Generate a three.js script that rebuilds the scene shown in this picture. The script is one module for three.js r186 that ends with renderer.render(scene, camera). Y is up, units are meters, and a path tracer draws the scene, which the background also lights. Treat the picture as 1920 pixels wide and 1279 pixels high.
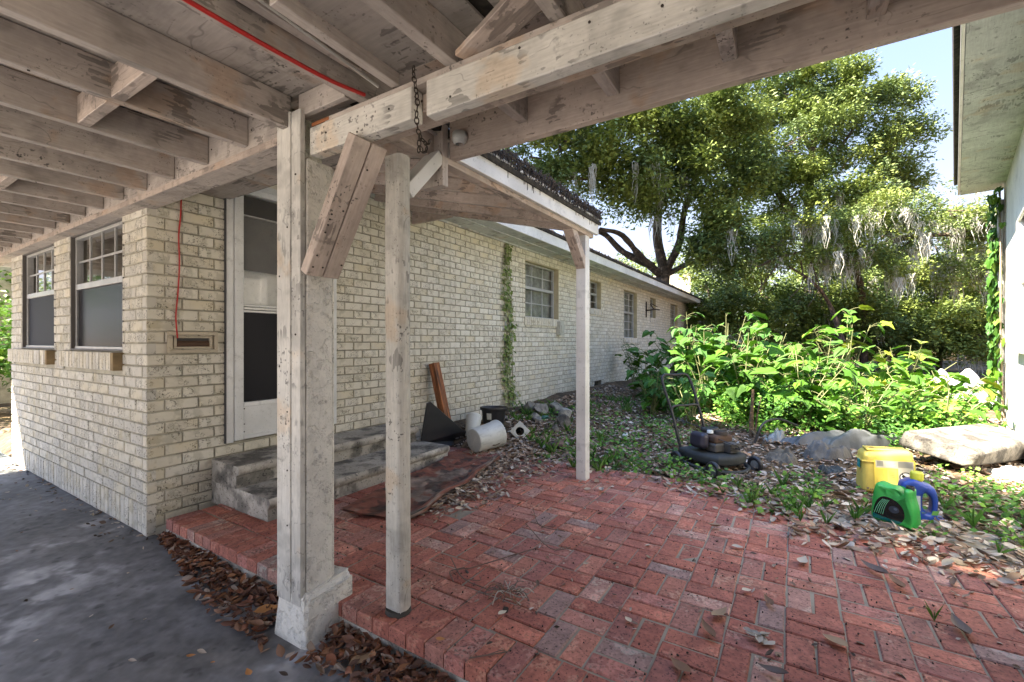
import * as THREE from 'three';
import { RoundedBoxGeometry } from 'three/addons/geometries/RoundedBoxGeometry.js';
import { mergeGeometries, mergeVertices, toCreasedNormals } from 'three/addons/utils/BufferGeometryUtils.js';

// ---------------------------------------------------------------- camera, sky, sun, exposure
const scene = new THREE.Scene();
const AZ = THREE.MathUtils.degToRad(32.1);
const FWD = [Math.cos(AZ), -Math.sin(AZ)], RGT = [Math.sin(AZ), Math.cos(AZ)];
const EYE = [-1.25, 1.31, 3.667];
const camera = new THREE.PerspectiveCamera(74.24, 1024 / 682, 0.05, 1500);
camera.position.set(...EYE);
camera.lookAt(EYE[0] + FWD[0], EYE[1], EYE[2] + FWD[1]);
scene.add(camera);

const clamp = (x, a = 0, b = 1) => Math.min(b, Math.max(a, x));
const SUN = new THREE.Vector3(-0.45, 0.78, -0.50).normalize();
const SKY = 0.46;
{
  const W = 512, H = 256, data = new Float32Array(W * H * 4);
  const zen = [0.15, 0.25, 0.50], mid = [0.29, 0.38, 0.56], hor = [0.62, 0.60, 0.63];
  for (let j = 0; j < H; j++) for (let i = 0; i < W; i++) {
    const el = ((j + 0.5) / H - 0.5) * Math.PI, az = ((i + 0.5) / W - 0.5) * 2 * Math.PI;
    const y = Math.sin(el), c = Math.cos(el), x = c * Math.cos(az), z = c * Math.sin(az);
    const up = Math.max(0, y), k = 4 * (j * W + i);
    const a = Math.exp(-up * 5.5), b = Math.exp(-up * 1.6);
    const cs = clamp(x * SUN.x + y * SUN.y + z * SUN.z, -1, 1), chi = Math.acos(cs), lum = 0.58 * (1 + 8 * Math.exp(-3 * chi) + 0.4 * cs * cs);   // brighter round the sun, as in a clear sky
    for (let q = 0; q < 3; q++) {
      let v = zen[q] * (1 - b) + mid[q] * b; v = v * (1 - a) + hor[q] * a;
      v *= lum;
      if (y < 0) v = v * 0.35;
      data[k + q] = v * SKY;
    }
    data[k + 3] = 1;
  }
  const sky = new THREE.DataTexture(data, W, H, THREE.RGBAFormat, THREE.FloatType);
  sky.mapping = THREE.EquirectangularReflectionMapping; sky.magFilter = THREE.LinearFilter; sky.needsUpdate = true;
  scene.background = sky; scene.environment = sky;
}
const sun = new THREE.DirectionalLight(0xfff0dc, 5);
sun.position.copy(SUN).multiplyScalar(60).add(new THREE.Vector3(6, 0, 2)); sun.target.position.set(6, 0, 2);
sun.castShadow = true; sun.shadow.mapSize.set(4096, 4096);
Object.assign(sun.shadow.camera, { left: -30, right: 30, top: 30, bottom: -30, near: 1, far: 150 });
scene.add(sun, sun.target);
const EXPOSURE = 10.2;

// ---------------------------------------------------------------- helpers
function mulberry(a) { return () => { a |= 0; a = a + 0x6D2B79F5 | 0; let t = Math.imul(a ^ a >>> 15, 1 | a); t = t + Math.imul(t ^ t >>> 7, 61 | t) ^ t; return ((t ^ t >>> 14) >>> 0) / 4294967296; }; }
let rnd = mulberry(7);
const rr = (a, b) => a + (b - a) * rnd(), pick = (a) => a[Math.floor(rnd() * a.length)];
const V = (x, y, z) => new THREE.Vector3(x, y, z), lerp = (a, b, t) => a + (b - a) * t;
const sst = (a, b, x) => { const t = clamp((x - a) / (b - a)); return t * t * (3 - 2 * t); };
// a place given by its distance ahead of the tripod, and how far across and up it lies there (both as slopes of a 845 px lens)
const at = (px, py, d) => { const u = (px - 960) / 845, v = (639.5 - py) / 845; return V(EYE[0] + d * (FWD[0] + u * RGT[0]), EYE[1] + d * v, EYE[2] + d * (FWD[1] + u * RGT[1])); };
const depthOf = (x, z) => (x - EYE[0]) * FWD[0] + (z - EYE[2]) * FWD[1];
const shows = (x, y, z) => { const d = depthOf(x, z), r = (x - EYE[0]) * RGT[0] + (z - EYE[2]) * RGT[1]; return d > 0.2 && Math.abs(r / d) < 1.16 && Math.abs((y - EYE[1]) / d) < 0.78; };
const hash = (x, y, s) => { let h = Math.imul(x, 374761393) + Math.imul(y, 668265263) + Math.imul(s, 2147483647 ^ 0x51ed); h = Math.imul(h ^ h >>> 13, 1274126177); return ((h ^ h >>> 16) >>> 0) / 4294967296; };
function vnoise(x, y, per, s) {
  const xi = Math.floor(x), yi = Math.floor(y), fx = x - xi, fy = y - yi, u = fx * fx * (3 - 2 * fx), v = fy * fy * (3 - 2 * fy);
  const m = (a) => ((a % per) + per) % per, x0 = m(xi), x1 = m(xi + 1), y0 = m(yi), y1 = m(yi + 1);
  return lerp(lerp(hash(x0, y0, s), hash(x1, y0, s), u), lerp(hash(x0, y1, s), hash(x1, y1, s), u), v);
}
const fbm = (u, v, per, oct, s) => { let a = 0.5, t = 0, n = 0; for (let o = 0; o < oct; o++) { t += a * vnoise(u * per, v * per, per, s + o * 17); n += a; a *= 0.55; per *= 2; } return t / n; };
const wn = (x, y, s = 3) => fbm(x / 64, y / 64, 64, 3, s);            // noise over metres for terrain
function tex(size, metres, fn, colour = true) {
  const d = new Uint8Array(size * size * 4);
  for (let j = 0; j < size; j++) for (let i = 0; i < size; i++) {
    const c = fn(i / size, j / size), k = 4 * (j * size + i);
    if (typeof c === 'number') d[k] = d[k + 1] = d[k + 2] = clamp(c) * 255; else for (let q = 0; q < 3; q++) d[k + q] = clamp(c[q]) * 255;
    d[k + 3] = 255;
  }
  const t = new THREE.DataTexture(d, size, size, THREE.RGBAFormat);
  t.wrapS = t.wrapT = THREE.RepeatWrapping; t.magFilter = THREE.LinearFilter; t.minFilter = THREE.LinearMipmapLinearFilter; t.generateMipmaps = true;
  if (colour) t.colorSpace = THREE.SRGBColorSpace;
  t.repeat.set(1 / metres, 1 / metres); t.needsUpdate = true;
  return t;
}
const lin = (r, g, b) => new THREE.Color().setRGB(r, g, b);
const mat = (c, rough, o = {}) => new THREE.MeshStandardMaterial({ color: Array.isArray(c) ? lin(...c) : c, roughness: rough, side: THREE.DoubleSide, ...o });
const phys = (c, rough, o = {}) => new THREE.MeshPhysicalMaterial({ color: Array.isArray(c) ? lin(...c) : c, roughness: rough, side: THREE.DoubleSide, ...o });
// uv in metres, by the axis each face points along
function uvBox(g, ou = 0, ov = 0) {
  g = g.index ? g.toNonIndexed() : g;
  const p = g.attributes.position, uv = new Float32Array(p.count * 2), a = V(), b = V(), c = V(), n = V();
  for (let i = 0; i < p.count; i += 3) {
    a.fromBufferAttribute(p, i); b.fromBufferAttribute(p, i + 1); c.fromBufferAttribute(p, i + 2);
    n.copy(b).sub(a).cross(c.clone().sub(a)); const ax = Math.abs(n.x), ay = Math.abs(n.y), az = Math.abs(n.z);
    [a, b, c].forEach((q, k) => { const u = ax > ay && ax > az ? q.z : q.x, v = ax > ay && ax > az ? q.y : ay > az ? q.z : q.y; uv[2 * (i + k)] = u + ou; uv[2 * (i + k) + 1] = v + ov; });
  }
  g.setAttribute('uv', new THREE.BufferAttribute(uv, 2));
  return g;
}
const plain = (g) => { g = g.index ? g.toNonIndexed() : g; for (const k of Object.keys(g.attributes)) if (!['position', 'normal', 'uv'].includes(k)) g.deleteAttribute(k); return g; };
const merge = (list) => mergeGeometries(list.map(plain));
const box = (w, h, d, x = 0, y = 0, z = 0) => new THREE.BoxGeometry(w, h, d).translate(x, y, z);
const rbox = (w, h, d, r, s = 2) => new RoundedBoxGeometry(w, h, d, s, r);
// box between two corners, edges eased, uv in metres along it
function slab(x0, x1, y0, y1, z0, z1, e = 0.004) {
  const w = x1 - x0, h = y1 - y0, d = z1 - z0, r = Math.min(e, w / 3, h / 3, d / 3), long = d > w && d > h ? 'z' : h > w ? 'y' : 'x';
  let g = long === 'x' ? uvBox(rbox(w, h, d, r, 1), rr(0, 9), rr(0, 9)) : long === 'z' ? uvBox(rbox(d, h, w, r, 1), rr(0, 9), rr(0, 9)).rotateY(-Math.PI / 2) : uvBox(rbox(h, w, d, r, 1), rr(0, 9), rr(0, 9)).rotateZ(Math.PI / 2);
  return g.translate((x0 + x1) / 2, (y0 + y1) / 2, (z0 + z1) / 2);
}
// a timber from p to q, w across and h deep, its depth kept upright
function timber(p, q, w, h, e = 0.004, sag = 0) {
  const L = p.distanceTo(q), g = uvBox(rbox(L, h, w, Math.min(e, w / 3, h / 3), 1), rr(0, 9), rr(0, 9));
  const X = q.clone().sub(p).normalize(), Z = V().crossVectors(X, Math.abs(X.y) > 0.95 ? V(1, 0, 0) : V(0, 1, 0)).normalize(), Y = V().crossVectors(Z, X);
  return g.applyMatrix4(new THREE.Matrix4().makeBasis(X, Y, Z).setPosition(p.clone().add(q).multiplyScalar(0.5)));
}
const tube = (pts, r, seg = 24, rad = 7) => new THREE.TubeGeometry(new THREE.CatmullRomCurve3(pts.map((p) => p.isVector3 ? p : V(...p))), seg, r, rad, false);
// tapered limb along points with its own radii
function limb(pts, r0, r1, rad = 8, seg = 3) {
  const curve = new THREE.CatmullRomCurve3(pts), n = pts.length * seg, fr = curve.computeFrenetFrames(n, false), pos = [], idx = [], uv = [];
  for (let i = 0; i <= n; i++) {
    const t = i / n, c = curve.getPointAt(t), r = lerp(r0, r1, t) * (0.9 + 0.2 * hash(i, Math.round(r0 * 1000), 5));
    for (let k = 0; k <= rad; k++) { const a = k / rad * Math.PI * 2, w = r * (0.92 + 0.16 * hash(i, k % rad, 9)); const v = c.clone().addScaledVector(fr.normals[i], Math.cos(a) * w).addScaledVector(fr.binormals[i], Math.sin(a) * w); pos.push(v.x, v.y, v.z); uv.push(k / rad * 0.6, t * 3); }
  }
  for (let i = 0; i < n; i++) for (let k = 0; k < rad; k++) { const a = i * (rad + 1) + k, b = a + rad + 1; idx.push(a, b, a + 1, b, b + 1, a + 1); }
  const g = new THREE.BufferGeometry(); g.setAttribute('position', new THREE.Float32BufferAttribute(pos, 3)); g.setAttribute('uv', new THREE.Float32BufferAttribute(uv, 2)); g.setIndex(idx); g.computeVertexNormals();
  return g;
}
const used = {};
const numbered = (n) => { const k = used[n] = (used[n] ?? -1) + 1; return k ? n + '_' + String(k).padStart(3, '0') : n; };
function shade(o) { o.traverse((q) => { if (q.isMesh) { q.castShadow = true; q.receiveShadow = true; } }); return o; }
function part(parent, name, g, m, label) { const o = new THREE.Mesh(Array.isArray(g) ? merge(g) : g, m); o.name = name; o.castShadow = o.receiveShadow = true; parent.add(o); if (label) o.userData.label = label; return o; }
function tag(o, label, category, group) { o.userData.label = label; o.userData.category = category; if (group) o.userData.group = group; return o; }
function thing(name, label, category, pos = [0, 0, 0], turn = 0, group) { const o = new THREE.Group(); o.name = numbered(name); o.position.set(...pos); o.rotation.y = turn; scene.add(o); return tag(o, label, category, group); }
function single(name, g, m, label, category, group) { const o = new THREE.Mesh(Array.isArray(g) ? merge(g) : g, m); o.name = numbered(name); shade(o); scene.add(o); return tag(o, label, category, group); }
function struct(name, g, m, label) { const o = new THREE.Mesh(g, m); o.name = numbered(name); shade(o); o.userData = { kind: 'structure', label, category: name.replace(/_/g, ' ') }; scene.add(o); return o; }
function stuff(o, label, category) { o.userData.kind = 'stuff'; if (label) o.userData.label = label; if (category) o.userData.category = category; return o; }
function scatter(name, g, m, list, colours) {           // list of Matrix4
  const o = new THREE.InstancedMesh(g, m, list.length); o.name = name; o.castShadow = o.receiveShadow = true;
  list.forEach((x, i) => { o.setMatrixAt(i, x); if (colours) o.setColorAt(i, colours[i]); });
  return o;
}
const mtx = (p, e, s) => new THREE.Matrix4().compose(p, new THREE.Quaternion().setFromEuler(new THREE.Euler(...e)), typeof s === 'number' ? V(s, s, s) : s);

// ---------------------------------------------------------------- materials
const speck = (u, v, per, s, th) => hash(Math.floor(u * per), Math.floor(v * per), s) > th ? 1 : 0;
const T = {};
// old gloss paint on rough timber: faint grain, mildew spots, brush patches
T.paint = tex(1024, 1.6, (u, v) => {
  const patch = fbm(u, v, 5, 6, 11), grain = 0.6 * vnoise(u * 18, v * 260, 260, 31) + 0.4 * vnoise(u * 60, v * 420, 420, 37), area = fbm(u, v, 7, 4, 77);
  let g = 0.87 + 0.25 * (patch - 0.5) + 0.10 * (grain - 0.5) + 0.08 * (fbm(u, v, 60, 3, 13) - 0.5);
  g -= 0.10 * sst(0.54, 0.74, fbm(u * 1, v, 11, 5, 161)) + 0.16 * sst(0.66, 0.76, fbm(u, v, 26, 5, 171)) * sst(0.45, 0.6, patch);
  const sp = fbm(u, v, 130, 3, 5); g -= 0.40 * sst(0.68, 0.76, sp) * sst(0.52, 0.70, area);
  g -= 0.22 * sst(0.74, 0.82, fbm(u, v, 230, 2, 95)) * sst(0.52, 0.66, fbm(u, v, 12, 3, 41));
  const crack = Math.abs(vnoise(u * 7 + 1.2 * fbm(u, v, 16, 3, 8), v * 46, 46, 91) - 0.5); g -= 0.16 * (1 - sst(0, 0.02, crack)) * sst(0.50, 0.62, fbm(u, v, 6, 3, 19));
  const peel = sst(0.612, 0.624, 0.75 * fbm(u * 1, v, 13, 6, 211) + 0.25 * vnoise(u * 30, v * 190, 190, 17)) * sst(0.44, 0.52, fbm(u, v, 4, 3, 12)); g = lerp(g, 0.60 + 0.18 * (grain - 0.5), peel * 0.8);
  const rust = sst(0.56, 0.72, fbm(u, v, 9, 5, 55)) * 0.22;
  return [g, g * (1 - 0.25 * rust), g * (1 - 0.5 * rust)];
});
T.paintB = tex(512, 0.8, (u, v) => 0.5 * fbm(u, v, 10, 4, 12) + 0.35 * vnoise(u * 20, v * 170, 170, 33) + 0.15 * fbm(u, v, 60, 2, 14), false);
// thick rough render-like paint on the old pier post
T.chip = tex(1024, 0.9, (u, v) => { const r = fbm(u, v, 7, 6, 3), s = fbm(u, v, 34, 5, 8), ln = Math.abs(fbm(u, v, 22, 4, 60) - 0.5); const k = sst(0.60, 0.68, s) * sst(0.44, 0.6, r), c = (1 - sst(0, 0.012, ln)) * sst(0.46, 0.6, fbm(u, v, 9, 3, 70)); const g = 0.98 - 0.18 * Math.abs(r - 0.5) * 2 - 0.10 * k - 0.26 * c - 0.08 * sst(0.70, 0.8, fbm(u, v, 150, 2, 4)); return [g, g * 0.99, g * 0.965]; });
T.chipB = tex(1024, 0.9, (u, v) => { const s = fbm(u, v, 34, 5, 8), ln = Math.abs(fbm(u, v, 22, 4, 60) - 0.5); return 0.55 * fbm(u, v, 16, 6, 6) + 0.3 * (1 - sst(0.52, 0.68, s)) + 0.15 * sst(0, 0.02, ln); }, false);
// painted rustic brick: squiggled scoring that holds dirt
T.brick = tex(1024, 1.0, (u, v) => {
  const p = fbm(u, v, 6, 4, 2), a = fbm(u, v, 34, 3, 21), b = fbm(u, v, 34, 3, 29), m = fbm(u, v, 11, 3, 5);
  const line = 1 - sst(0, 0.03, Math.abs(a - 0.5 + 0.35 * (b - 0.5))), k = line * sst(0.42, 0.58, m);
  const g = 0.93 + 0.1 * (p - 0.5) - 0.34 * k - 0.35 * sst(0.72, 0.8, fbm(u, v, 120, 2, 6)) * sst(0.45, 0.6, m);
  const y = 0.05 * sst(0.5, 0.7, fbm(u, v, 4, 3, 61)), dirt = 0.10 * sst(0.52, 0.72, fbm(u, v, 17, 5, 81)); return [g - dirt, g - 0.015 - 0.3 * y - dirt, g - 0.04 - y - 1.1 * dirt];
});
T.brickB = tex(1024, 1.0, (u, v) => { const a = fbm(u, v, 34, 3, 21), b = fbm(u, v, 34, 3, 29), m = fbm(u, v, 11, 3, 5), line = 1 - sst(0, 0.04, Math.abs(a - 0.5 + 0.35 * (b - 0.5))); return 0.75 - 0.5 * line * sst(0.35, 0.55, m) + 0.25 * fbm(u, v, 60, 3, 7); }, false);
T.mortar = tex(512, 0.8, (u, v) => { const g = 0.72 + 0.3 * fbm(u, v, 12, 5, 4); return [g, g * 0.98, g * 0.92]; });
T.paver = tex(1024, 1.1, (u, v) => {
  const p = fbm(u, v, 8, 5, 15), s = fbm(u, v, 90, 3, 6), w = fbm(u, v, 14, 4, 33);
  let g = 0.80 + 0.32 * (p - 0.5) + 0.25 * (s - 0.5);
  const pit = sst(0.68, 0.76, fbm(u, v, 170, 2, 44)); g -= 0.26 * pit;
  const salt = 0.40 * sst(0.52, 0.74, w) * sst(0.36, 0.65, s), soot = 0.12 * sst(0.56, 0.74, fbm(u, v, 5, 5, 72)); return [g + 0.3 * salt - soot, g + salt - soot, g + salt - soot];
});
T.paverB = tex(512, 0.55, (u, v) => 0.6 * fbm(u, v, 30, 4, 44) + 0.4 * fbm(u, v, 8, 3, 4), false);
T.concrete = tex(1024, 5.2, (u, v) => {
  const p = fbm(u, v, 4, 6, 8), q = fbm(u, v, 9, 5, 28), f = fbm(u, v, 120, 3, 2), wear = fbm(u * 1, v, 6, 6, 66);
  let g = 0.58 + 0.42 * (p - 0.5) + 0.24 * (q - 0.5) + 0.26 * (f - 0.5) + 0.34 * sst(0.52, 0.66, wear) * sst(0.38, 0.62, fbm(u, v, 40, 4, 91));
  const crack = 1 - sst(0, 0.002, Math.abs(fbm(u, v, 3, 5, 41) - 0.5)); g -= 0.14 * crack * sst(0.5, 0.6, fbm(u, v, 4, 3, 14));
  g -= 0.12 * sst(0.70, 0.82, fbm(u, v, 90, 3, 13)); return [g * 0.985, g * 0.99, g * 1.01];
});
T.concreteB = tex(512, 1.2, (u, v) => fbm(u, v, 20, 5, 9), false);
T.step = tex(1024, 1.5, (u, v) => { const p = fbm(u, v, 5, 6, 19), d = fbm(u, v, 13, 5, 83); const g = 0.80 + 0.32 * (p - 0.5) - 0.30 * sst(0.42, 0.72, d) + 0.12 * (fbm(u, v, 50, 4, 33) - 0.5) - 0.2 * sst(0.70, 0.78, fbm(u, v, 120, 2, 3)); return [g, g * 0.985, g * 0.955]; });
T.soil = tex(1024, 3.0, (u, v) => { const a = fbm(u, v, 12, 6, 9), b = fbm(u, v, 60, 4, 29); const g = 0.55 + 0.6 * (a - 0.5) + 0.7 * (b - 0.5); return [g, g * 0.86, g * 0.68]; });
T.soilB = tex(512, 1.0, (u, v) => fbm(u, v, 16, 5, 9), false);
T.bark = tex(512, 1.0, (u, v) => { const g = 0.5 + 0.55 * (fbm(u * 3 % 1, v, 12, 4, 9) - 0.5) + 0.3 * sst(0.55, 0.7, fbm(u, v, 10, 4, 3)); return [g, g * 0.93, g * 0.85]; });
T.barkB = tex(512, 1.0, (u, v) => fbm(u * 3 % 1, v, 12, 4, 9), false);
T.wood = tex(512, 0.9, (u, v) => { const g = 0.62 + 0.5 * (vnoise(u * 6 + fbm(u, v, 4, 3, 5) * 2, v * 90, 90, 3) - 0.5) + 0.3 * (fbm(u, v, 6, 4, 2) - 0.5); return [g, g * 0.74, g * 0.52]; });
T.grime = tex(512, 0.9, (u, v) => { const g = 0.91 + 0.16 * (fbm(u, v, 6, 6, 71) - 0.5) - 0.09 * sst(0.56, 0.8, fbm(u, v, 26, 5, 17)) * sst(0.42, 0.7, fbm(u, v, 5, 3, 18)) - 0.14 * sst(0.78, 0.86, fbm(u, v, 130, 2, 3)); return [g, g * 0.99, g * 0.965]; });
T.cloth = tex(512, 0.6, (u, v) => { const g = 0.78 + 0.5 * (fbm(u, v, 7, 6, 21) - 0.5) + 0.08 * (speck(u, v, 256, 3, 0.5) - 0.5); return [g, g, g * 0.98]; });
T.board = tex(1024, 1.3, (u, v) => { const a = fbm(u, v, 6, 6, 31), b = fbm(u, v, 20, 5, 5), k = sst(0.46, 0.6, a); const r = [0.50, 0.30, 0.235], s = [0.52, 0.46, 0.42], d = 0.75 + 0.7 * (b - 0.5) - 0.3 * sst(0.56, 0.66, fbm(u, v, 9, 4, 88)); return r.map((c, i) => lerp(c, s[i], k) * d * 1.15); });
T.shingle = tex(512, 1.0, (u, v) => { const g = 0.55 + 0.8 * (fbm(u, v, 40, 4, 6) - 0.5); return [g, g * 0.95, g * 0.88]; });
const again = (t, m) => { const c = t.clone(); c.repeat.set(1 / m, 1 / m); c.needsUpdate = true; return c; };

const M = {
  ceilPaint: mat([0.55, 0.48, 0.42], 0.62, { map: T.paint, bumpMap: T.paintB, bumpScale: 0.0016 }),
  deckPaint: mat([0.54, 0.48, 0.425], 0.7, { map: again(T.paint, 2.3), bumpMap: T.paintB, bumpScale: 0.001 }),
  pinkPaint: mat([0.57, 0.465, 0.39], 0.62, { map: T.paint, bumpMap: T.paintB, bumpScale: 0.0018 }),
  postPaint: mat([0.72, 0.69, 0.62], 0.6, { map: T.paint, bumpMap: T.paintB, bumpScale: 0.002 }),
  pier: mat([0.74, 0.725, 0.685], 0.85, { map: T.chip, bumpMap: T.chipB, bumpScale: 0.012 }),
  whitePaint: mat([0.74, 0.75, 0.76], 0.5, { map: again(T.grime, 1.3), bumpMap: T.paintB, bumpScale: 0.001 }),
  soffit: mat([0.66, 0.68, 0.66], 0.6, { map: again(T.paint, 2.9) }),
  brick: mat([1, 1, 1], 0.72, { map: T.brick, bumpMap: T.brickB, bumpScale: 0.005, vertexColors: true }),
  mortarGrey: mat([0.40, 0.39, 0.35], 0.95, { map: T.mortar }),
  mortarCream: mat([0.54, 0.52, 0.465], 0.9, { map: T.mortar }),
  paver: mat([1, 1, 1], 0.78, { map: T.paver, bumpMap: T.paverB, bumpScale: 0.003, vertexColors: true }),
  bedding: mat([0.36, 0.335, 0.30], 0.95, { map: T.mortar }),
  slab: mat([0.50, 0.495, 0.49], 0.75, { map: T.concrete, bumpMap: T.concreteB, bumpScale: 0.003 }),
  step: mat([0.64, 0.61, 0.56], 0.85, { map: T.step, bumpMap: T.concreteB, bumpScale: 0.004 }),
  soil: mat([0.30, 0.27, 0.23], 0.95, { map: T.soil, bumpMap: T.soilB, bumpScale: 0.02 }),
  bark: mat([0.27, 0.235, 0.20], 0.95, { map: T.bark, bumpMap: T.barkB, bumpScale: 0.03 }),
  wood: mat([0.62, 0.43, 0.30], 0.7, { map: T.wood, bumpMap: T.paintB, bumpScale: 0.001 }),
  board: mat([1, 0.95, 0.9], 0.7, { map: T.board, bumpMap: T.concreteB, bumpScale: 0.006 }),
  shingle: mat([0.10, 0.092, 0.08], 0.95, { map: T.shingle }),
  debris: mat([0.045, 0.034, 0.026], 0.95),
  aluminium: mat([0.52, 0.53, 0.54], 0.42, { metalness: 0.35, map: T.grime }),
  doorWhite: mat([0.74, 0.76, 0.78], 0.4, { map: T.grime }),
  bronze: mat([0.11, 0.10, 0.09], 0.5),
  glass: phys([1, 1, 1], 0.03, { transmission: 1, thickness: 0, ior: 1.5 }),
  screen: phys([0.030, 0.034, 0.042], 0.6, { specularIntensity: 0.2 }),
  dark: mat([0.05, 0.048, 0.045], 0.9),
  room: mat([0.34, 0.31, 0.27], 0.9),
  curtain: mat([0.20, 0.205, 0.20], 0.9, { map: T.cloth }),
  blackPlastic: mat([0.018, 0.018, 0.021], 0.42),
  blackSheet: mat([0.03, 0.032, 0.038], 0.5, { map: T.grime }),
  whitePlastic: mat([0.66, 0.69, 0.68], 0.42, { map: T.grime }),
  rust: mat([0.10, 0.055, 0.032], 0.9, { map: T.grime }),
  iron: mat([0.05, 0.038, 0.03], 0.75, { map: T.grime, metalness: 0.3 }),
  stone: mat([0.30, 0.28, 0.25], 0.95, { map: T.step, bumpMap: T.concreteB, bumpScale: 0.01 }),
  redStone: mat([0.26, 0.17, 0.14], 0.95, { map: T.step, bumpMap: T.concreteB, bumpScale: 0.008 }),
  redCord: mat([0.42, 0.018, 0.014], 0.45),
  siding: mat([0.76, 0.77, 0.77], 0.55, { map: again(T.grime, 2.6) }),
};

// ---------------------------------------------------------------- ground, slab, patio
const litterEdge = (z) => lerp(2.55, 1.72, sst(2.2, 4.6, z)) + 0.12 * (wn(z * 9, 3) - 0.5);   // where fallen leaves take over from the paving
function groundY(x, z) {
  let y = 0.105 + 0.17 * sst(1.7, 0.1, z) * sst(2.2, 3.2, x) + 0.05 * sst(3, 8, x) + 0.05 * (wn(x * 3, z * 3, 5) - 0.5) + 0.12 * (wn(x * 0.6, z * 0.6, 9) - 0.5) * sst(3, 6, x);
  if (x < 2.75 && z > -0.3) y = lerp(0.03, y, sst(2.5, 2.75, x));
  if (x < 0.3) y = lerp(-0.06, y, sst(0.05, 0.3, x));
  return y;
}
{
  const axis = (lo, hi, step, far) => { const a = []; for (let v = lo; v <= hi + 1e-6; v += step) a.push(v); let s = step, v = hi; while (v < far) { s *= 1.35; v += s; a.push(v); } s = step; v = lo; while (v > -far) { s *= 1.35; v -= s; a.unshift(v); } return a; };
  const xs = axis(-1, 13, 0.11, 420), zs = axis(-1, 9, 0.11, 420), pos = [], uv = [], idx = [];
  for (const z of zs) for (const x of xs) { pos.push(x, groundY(x, z), z); uv.push(x, z); }
  for (let j = 0; j < zs.length - 1; j++) for (let i = 0; i < xs.length - 1; i++) { const a = j * xs.length + i, b = a + xs.length; idx.push(a, b, a + 1, b, b + 1, a + 1); }
  const g = new THREE.BufferGeometry(); g.setAttribute('position', new THREE.Float32BufferAttribute(pos, 3)); g.setAttribute('uv', new THREE.Float32BufferAttribute(uv, 2)); g.setIndex(idx); g.computeVertexNormals();
  struct('ground', g, M.soil, 'bare brown soil of the yard under leaves and weeds');
}
{
  const g = new THREE.PlaneGeometry(9.05, 15, 90, 150).rotateX(-Math.PI / 2).translate(-4.475, 0, 1.5), p = g.attributes.position, u = g.attributes.uv;
  for (let i = 0; i < p.count; i++) { p.setY(i, 0.006 * (wn(p.getX(i) * 2, p.getZ(i) * 2, 4) - 0.5)); u.setXY(i, p.getX(i) * 0.9 + 0.3 * p.getZ(i), p.getZ(i) * 0.9 - 0.3 * p.getX(i)); }
  g.computeVertexNormals();
  const gg = merge([g, uvBox(box(9.04, 0.12, 14.9, -4.475, -0.075, 1.5))]);
  struct('carport_floor', gg, M.slab, 'stained dark concrete slab under the carport');
}
struct('added_bounce_drive', uvBox(box(12, 0.1, 40, -15.05, -0.06, 3)), mat([0.52, 0.50, 0.46], 0.9, { map: T.mortar }), 'pale concrete drive added out of view to bounce sunlight under the carport');  // unseen pale surface added to throw sunlight up under the carport roof
const tint = (g, c) => { const n = g.attributes.position.count, a = new Float32Array(n * 3); for (let i = 0; i < n; i++) a.set(c, 3 * i); g.setAttribute('color', new THREE.BufferAttribute(a, 3)); return g; };
// a block with eased upper edges; w along x, h up (top at 0), d along z
function paverGeo(w, h, d, c, e = 0.005) {
  const a = w / 2, b = d / 2, P = [[-a, -h, -b], [a, -h, -b], [a, -h, b], [-a, -h, b], [-a, -e, -b], [a, -e, -b], [a, -e, b], [-a, -e, b], [-a + e, 0, -b + e], [a - e, 0, -b + e], [a - e, 0, b - e], [-a + e, 0, b - e]];
  const Q = [[8, 11, 10, 9], [0, 4, 5, 1], [1, 5, 6, 2], [2, 6, 7, 3], [3, 7, 4, 0], [4, 8, 9, 5], [5, 9, 10, 6], [6, 10, 11, 7], [7, 11, 8, 4]], pos = [];
  for (const q of Q) for (const i of [q[0], q[1], q[2], q[0], q[2], q[3]]) pos.push(...P[i]);
  const g = new THREE.BufferGeometry(); g.setAttribute('position', new THREE.Float32BufferAttribute(pos, 3)); g.computeVertexNormals();
  return tint(uvBox(g, rr(0, 5), rr(0, 5)), c);
}
const PAVE = [[0.60, 0.205, 0.135], [0.57, 0.20, 0.14], [0.62, 0.245, 0.17], [0.54, 0.175, 0.12], [0.58, 0.25, 0.19], [0.50, 0.19, 0.15], [0.62, 0.33, 0.26], [0.47, 0.29, 0.25]];
const PAVE_ODDS = [0, 0, 0, 0, 1, 1, 1, 1, 2, 2, 2, 3, 3, 3, 4, 4, 5, 5, 6, 6, 7];
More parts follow.
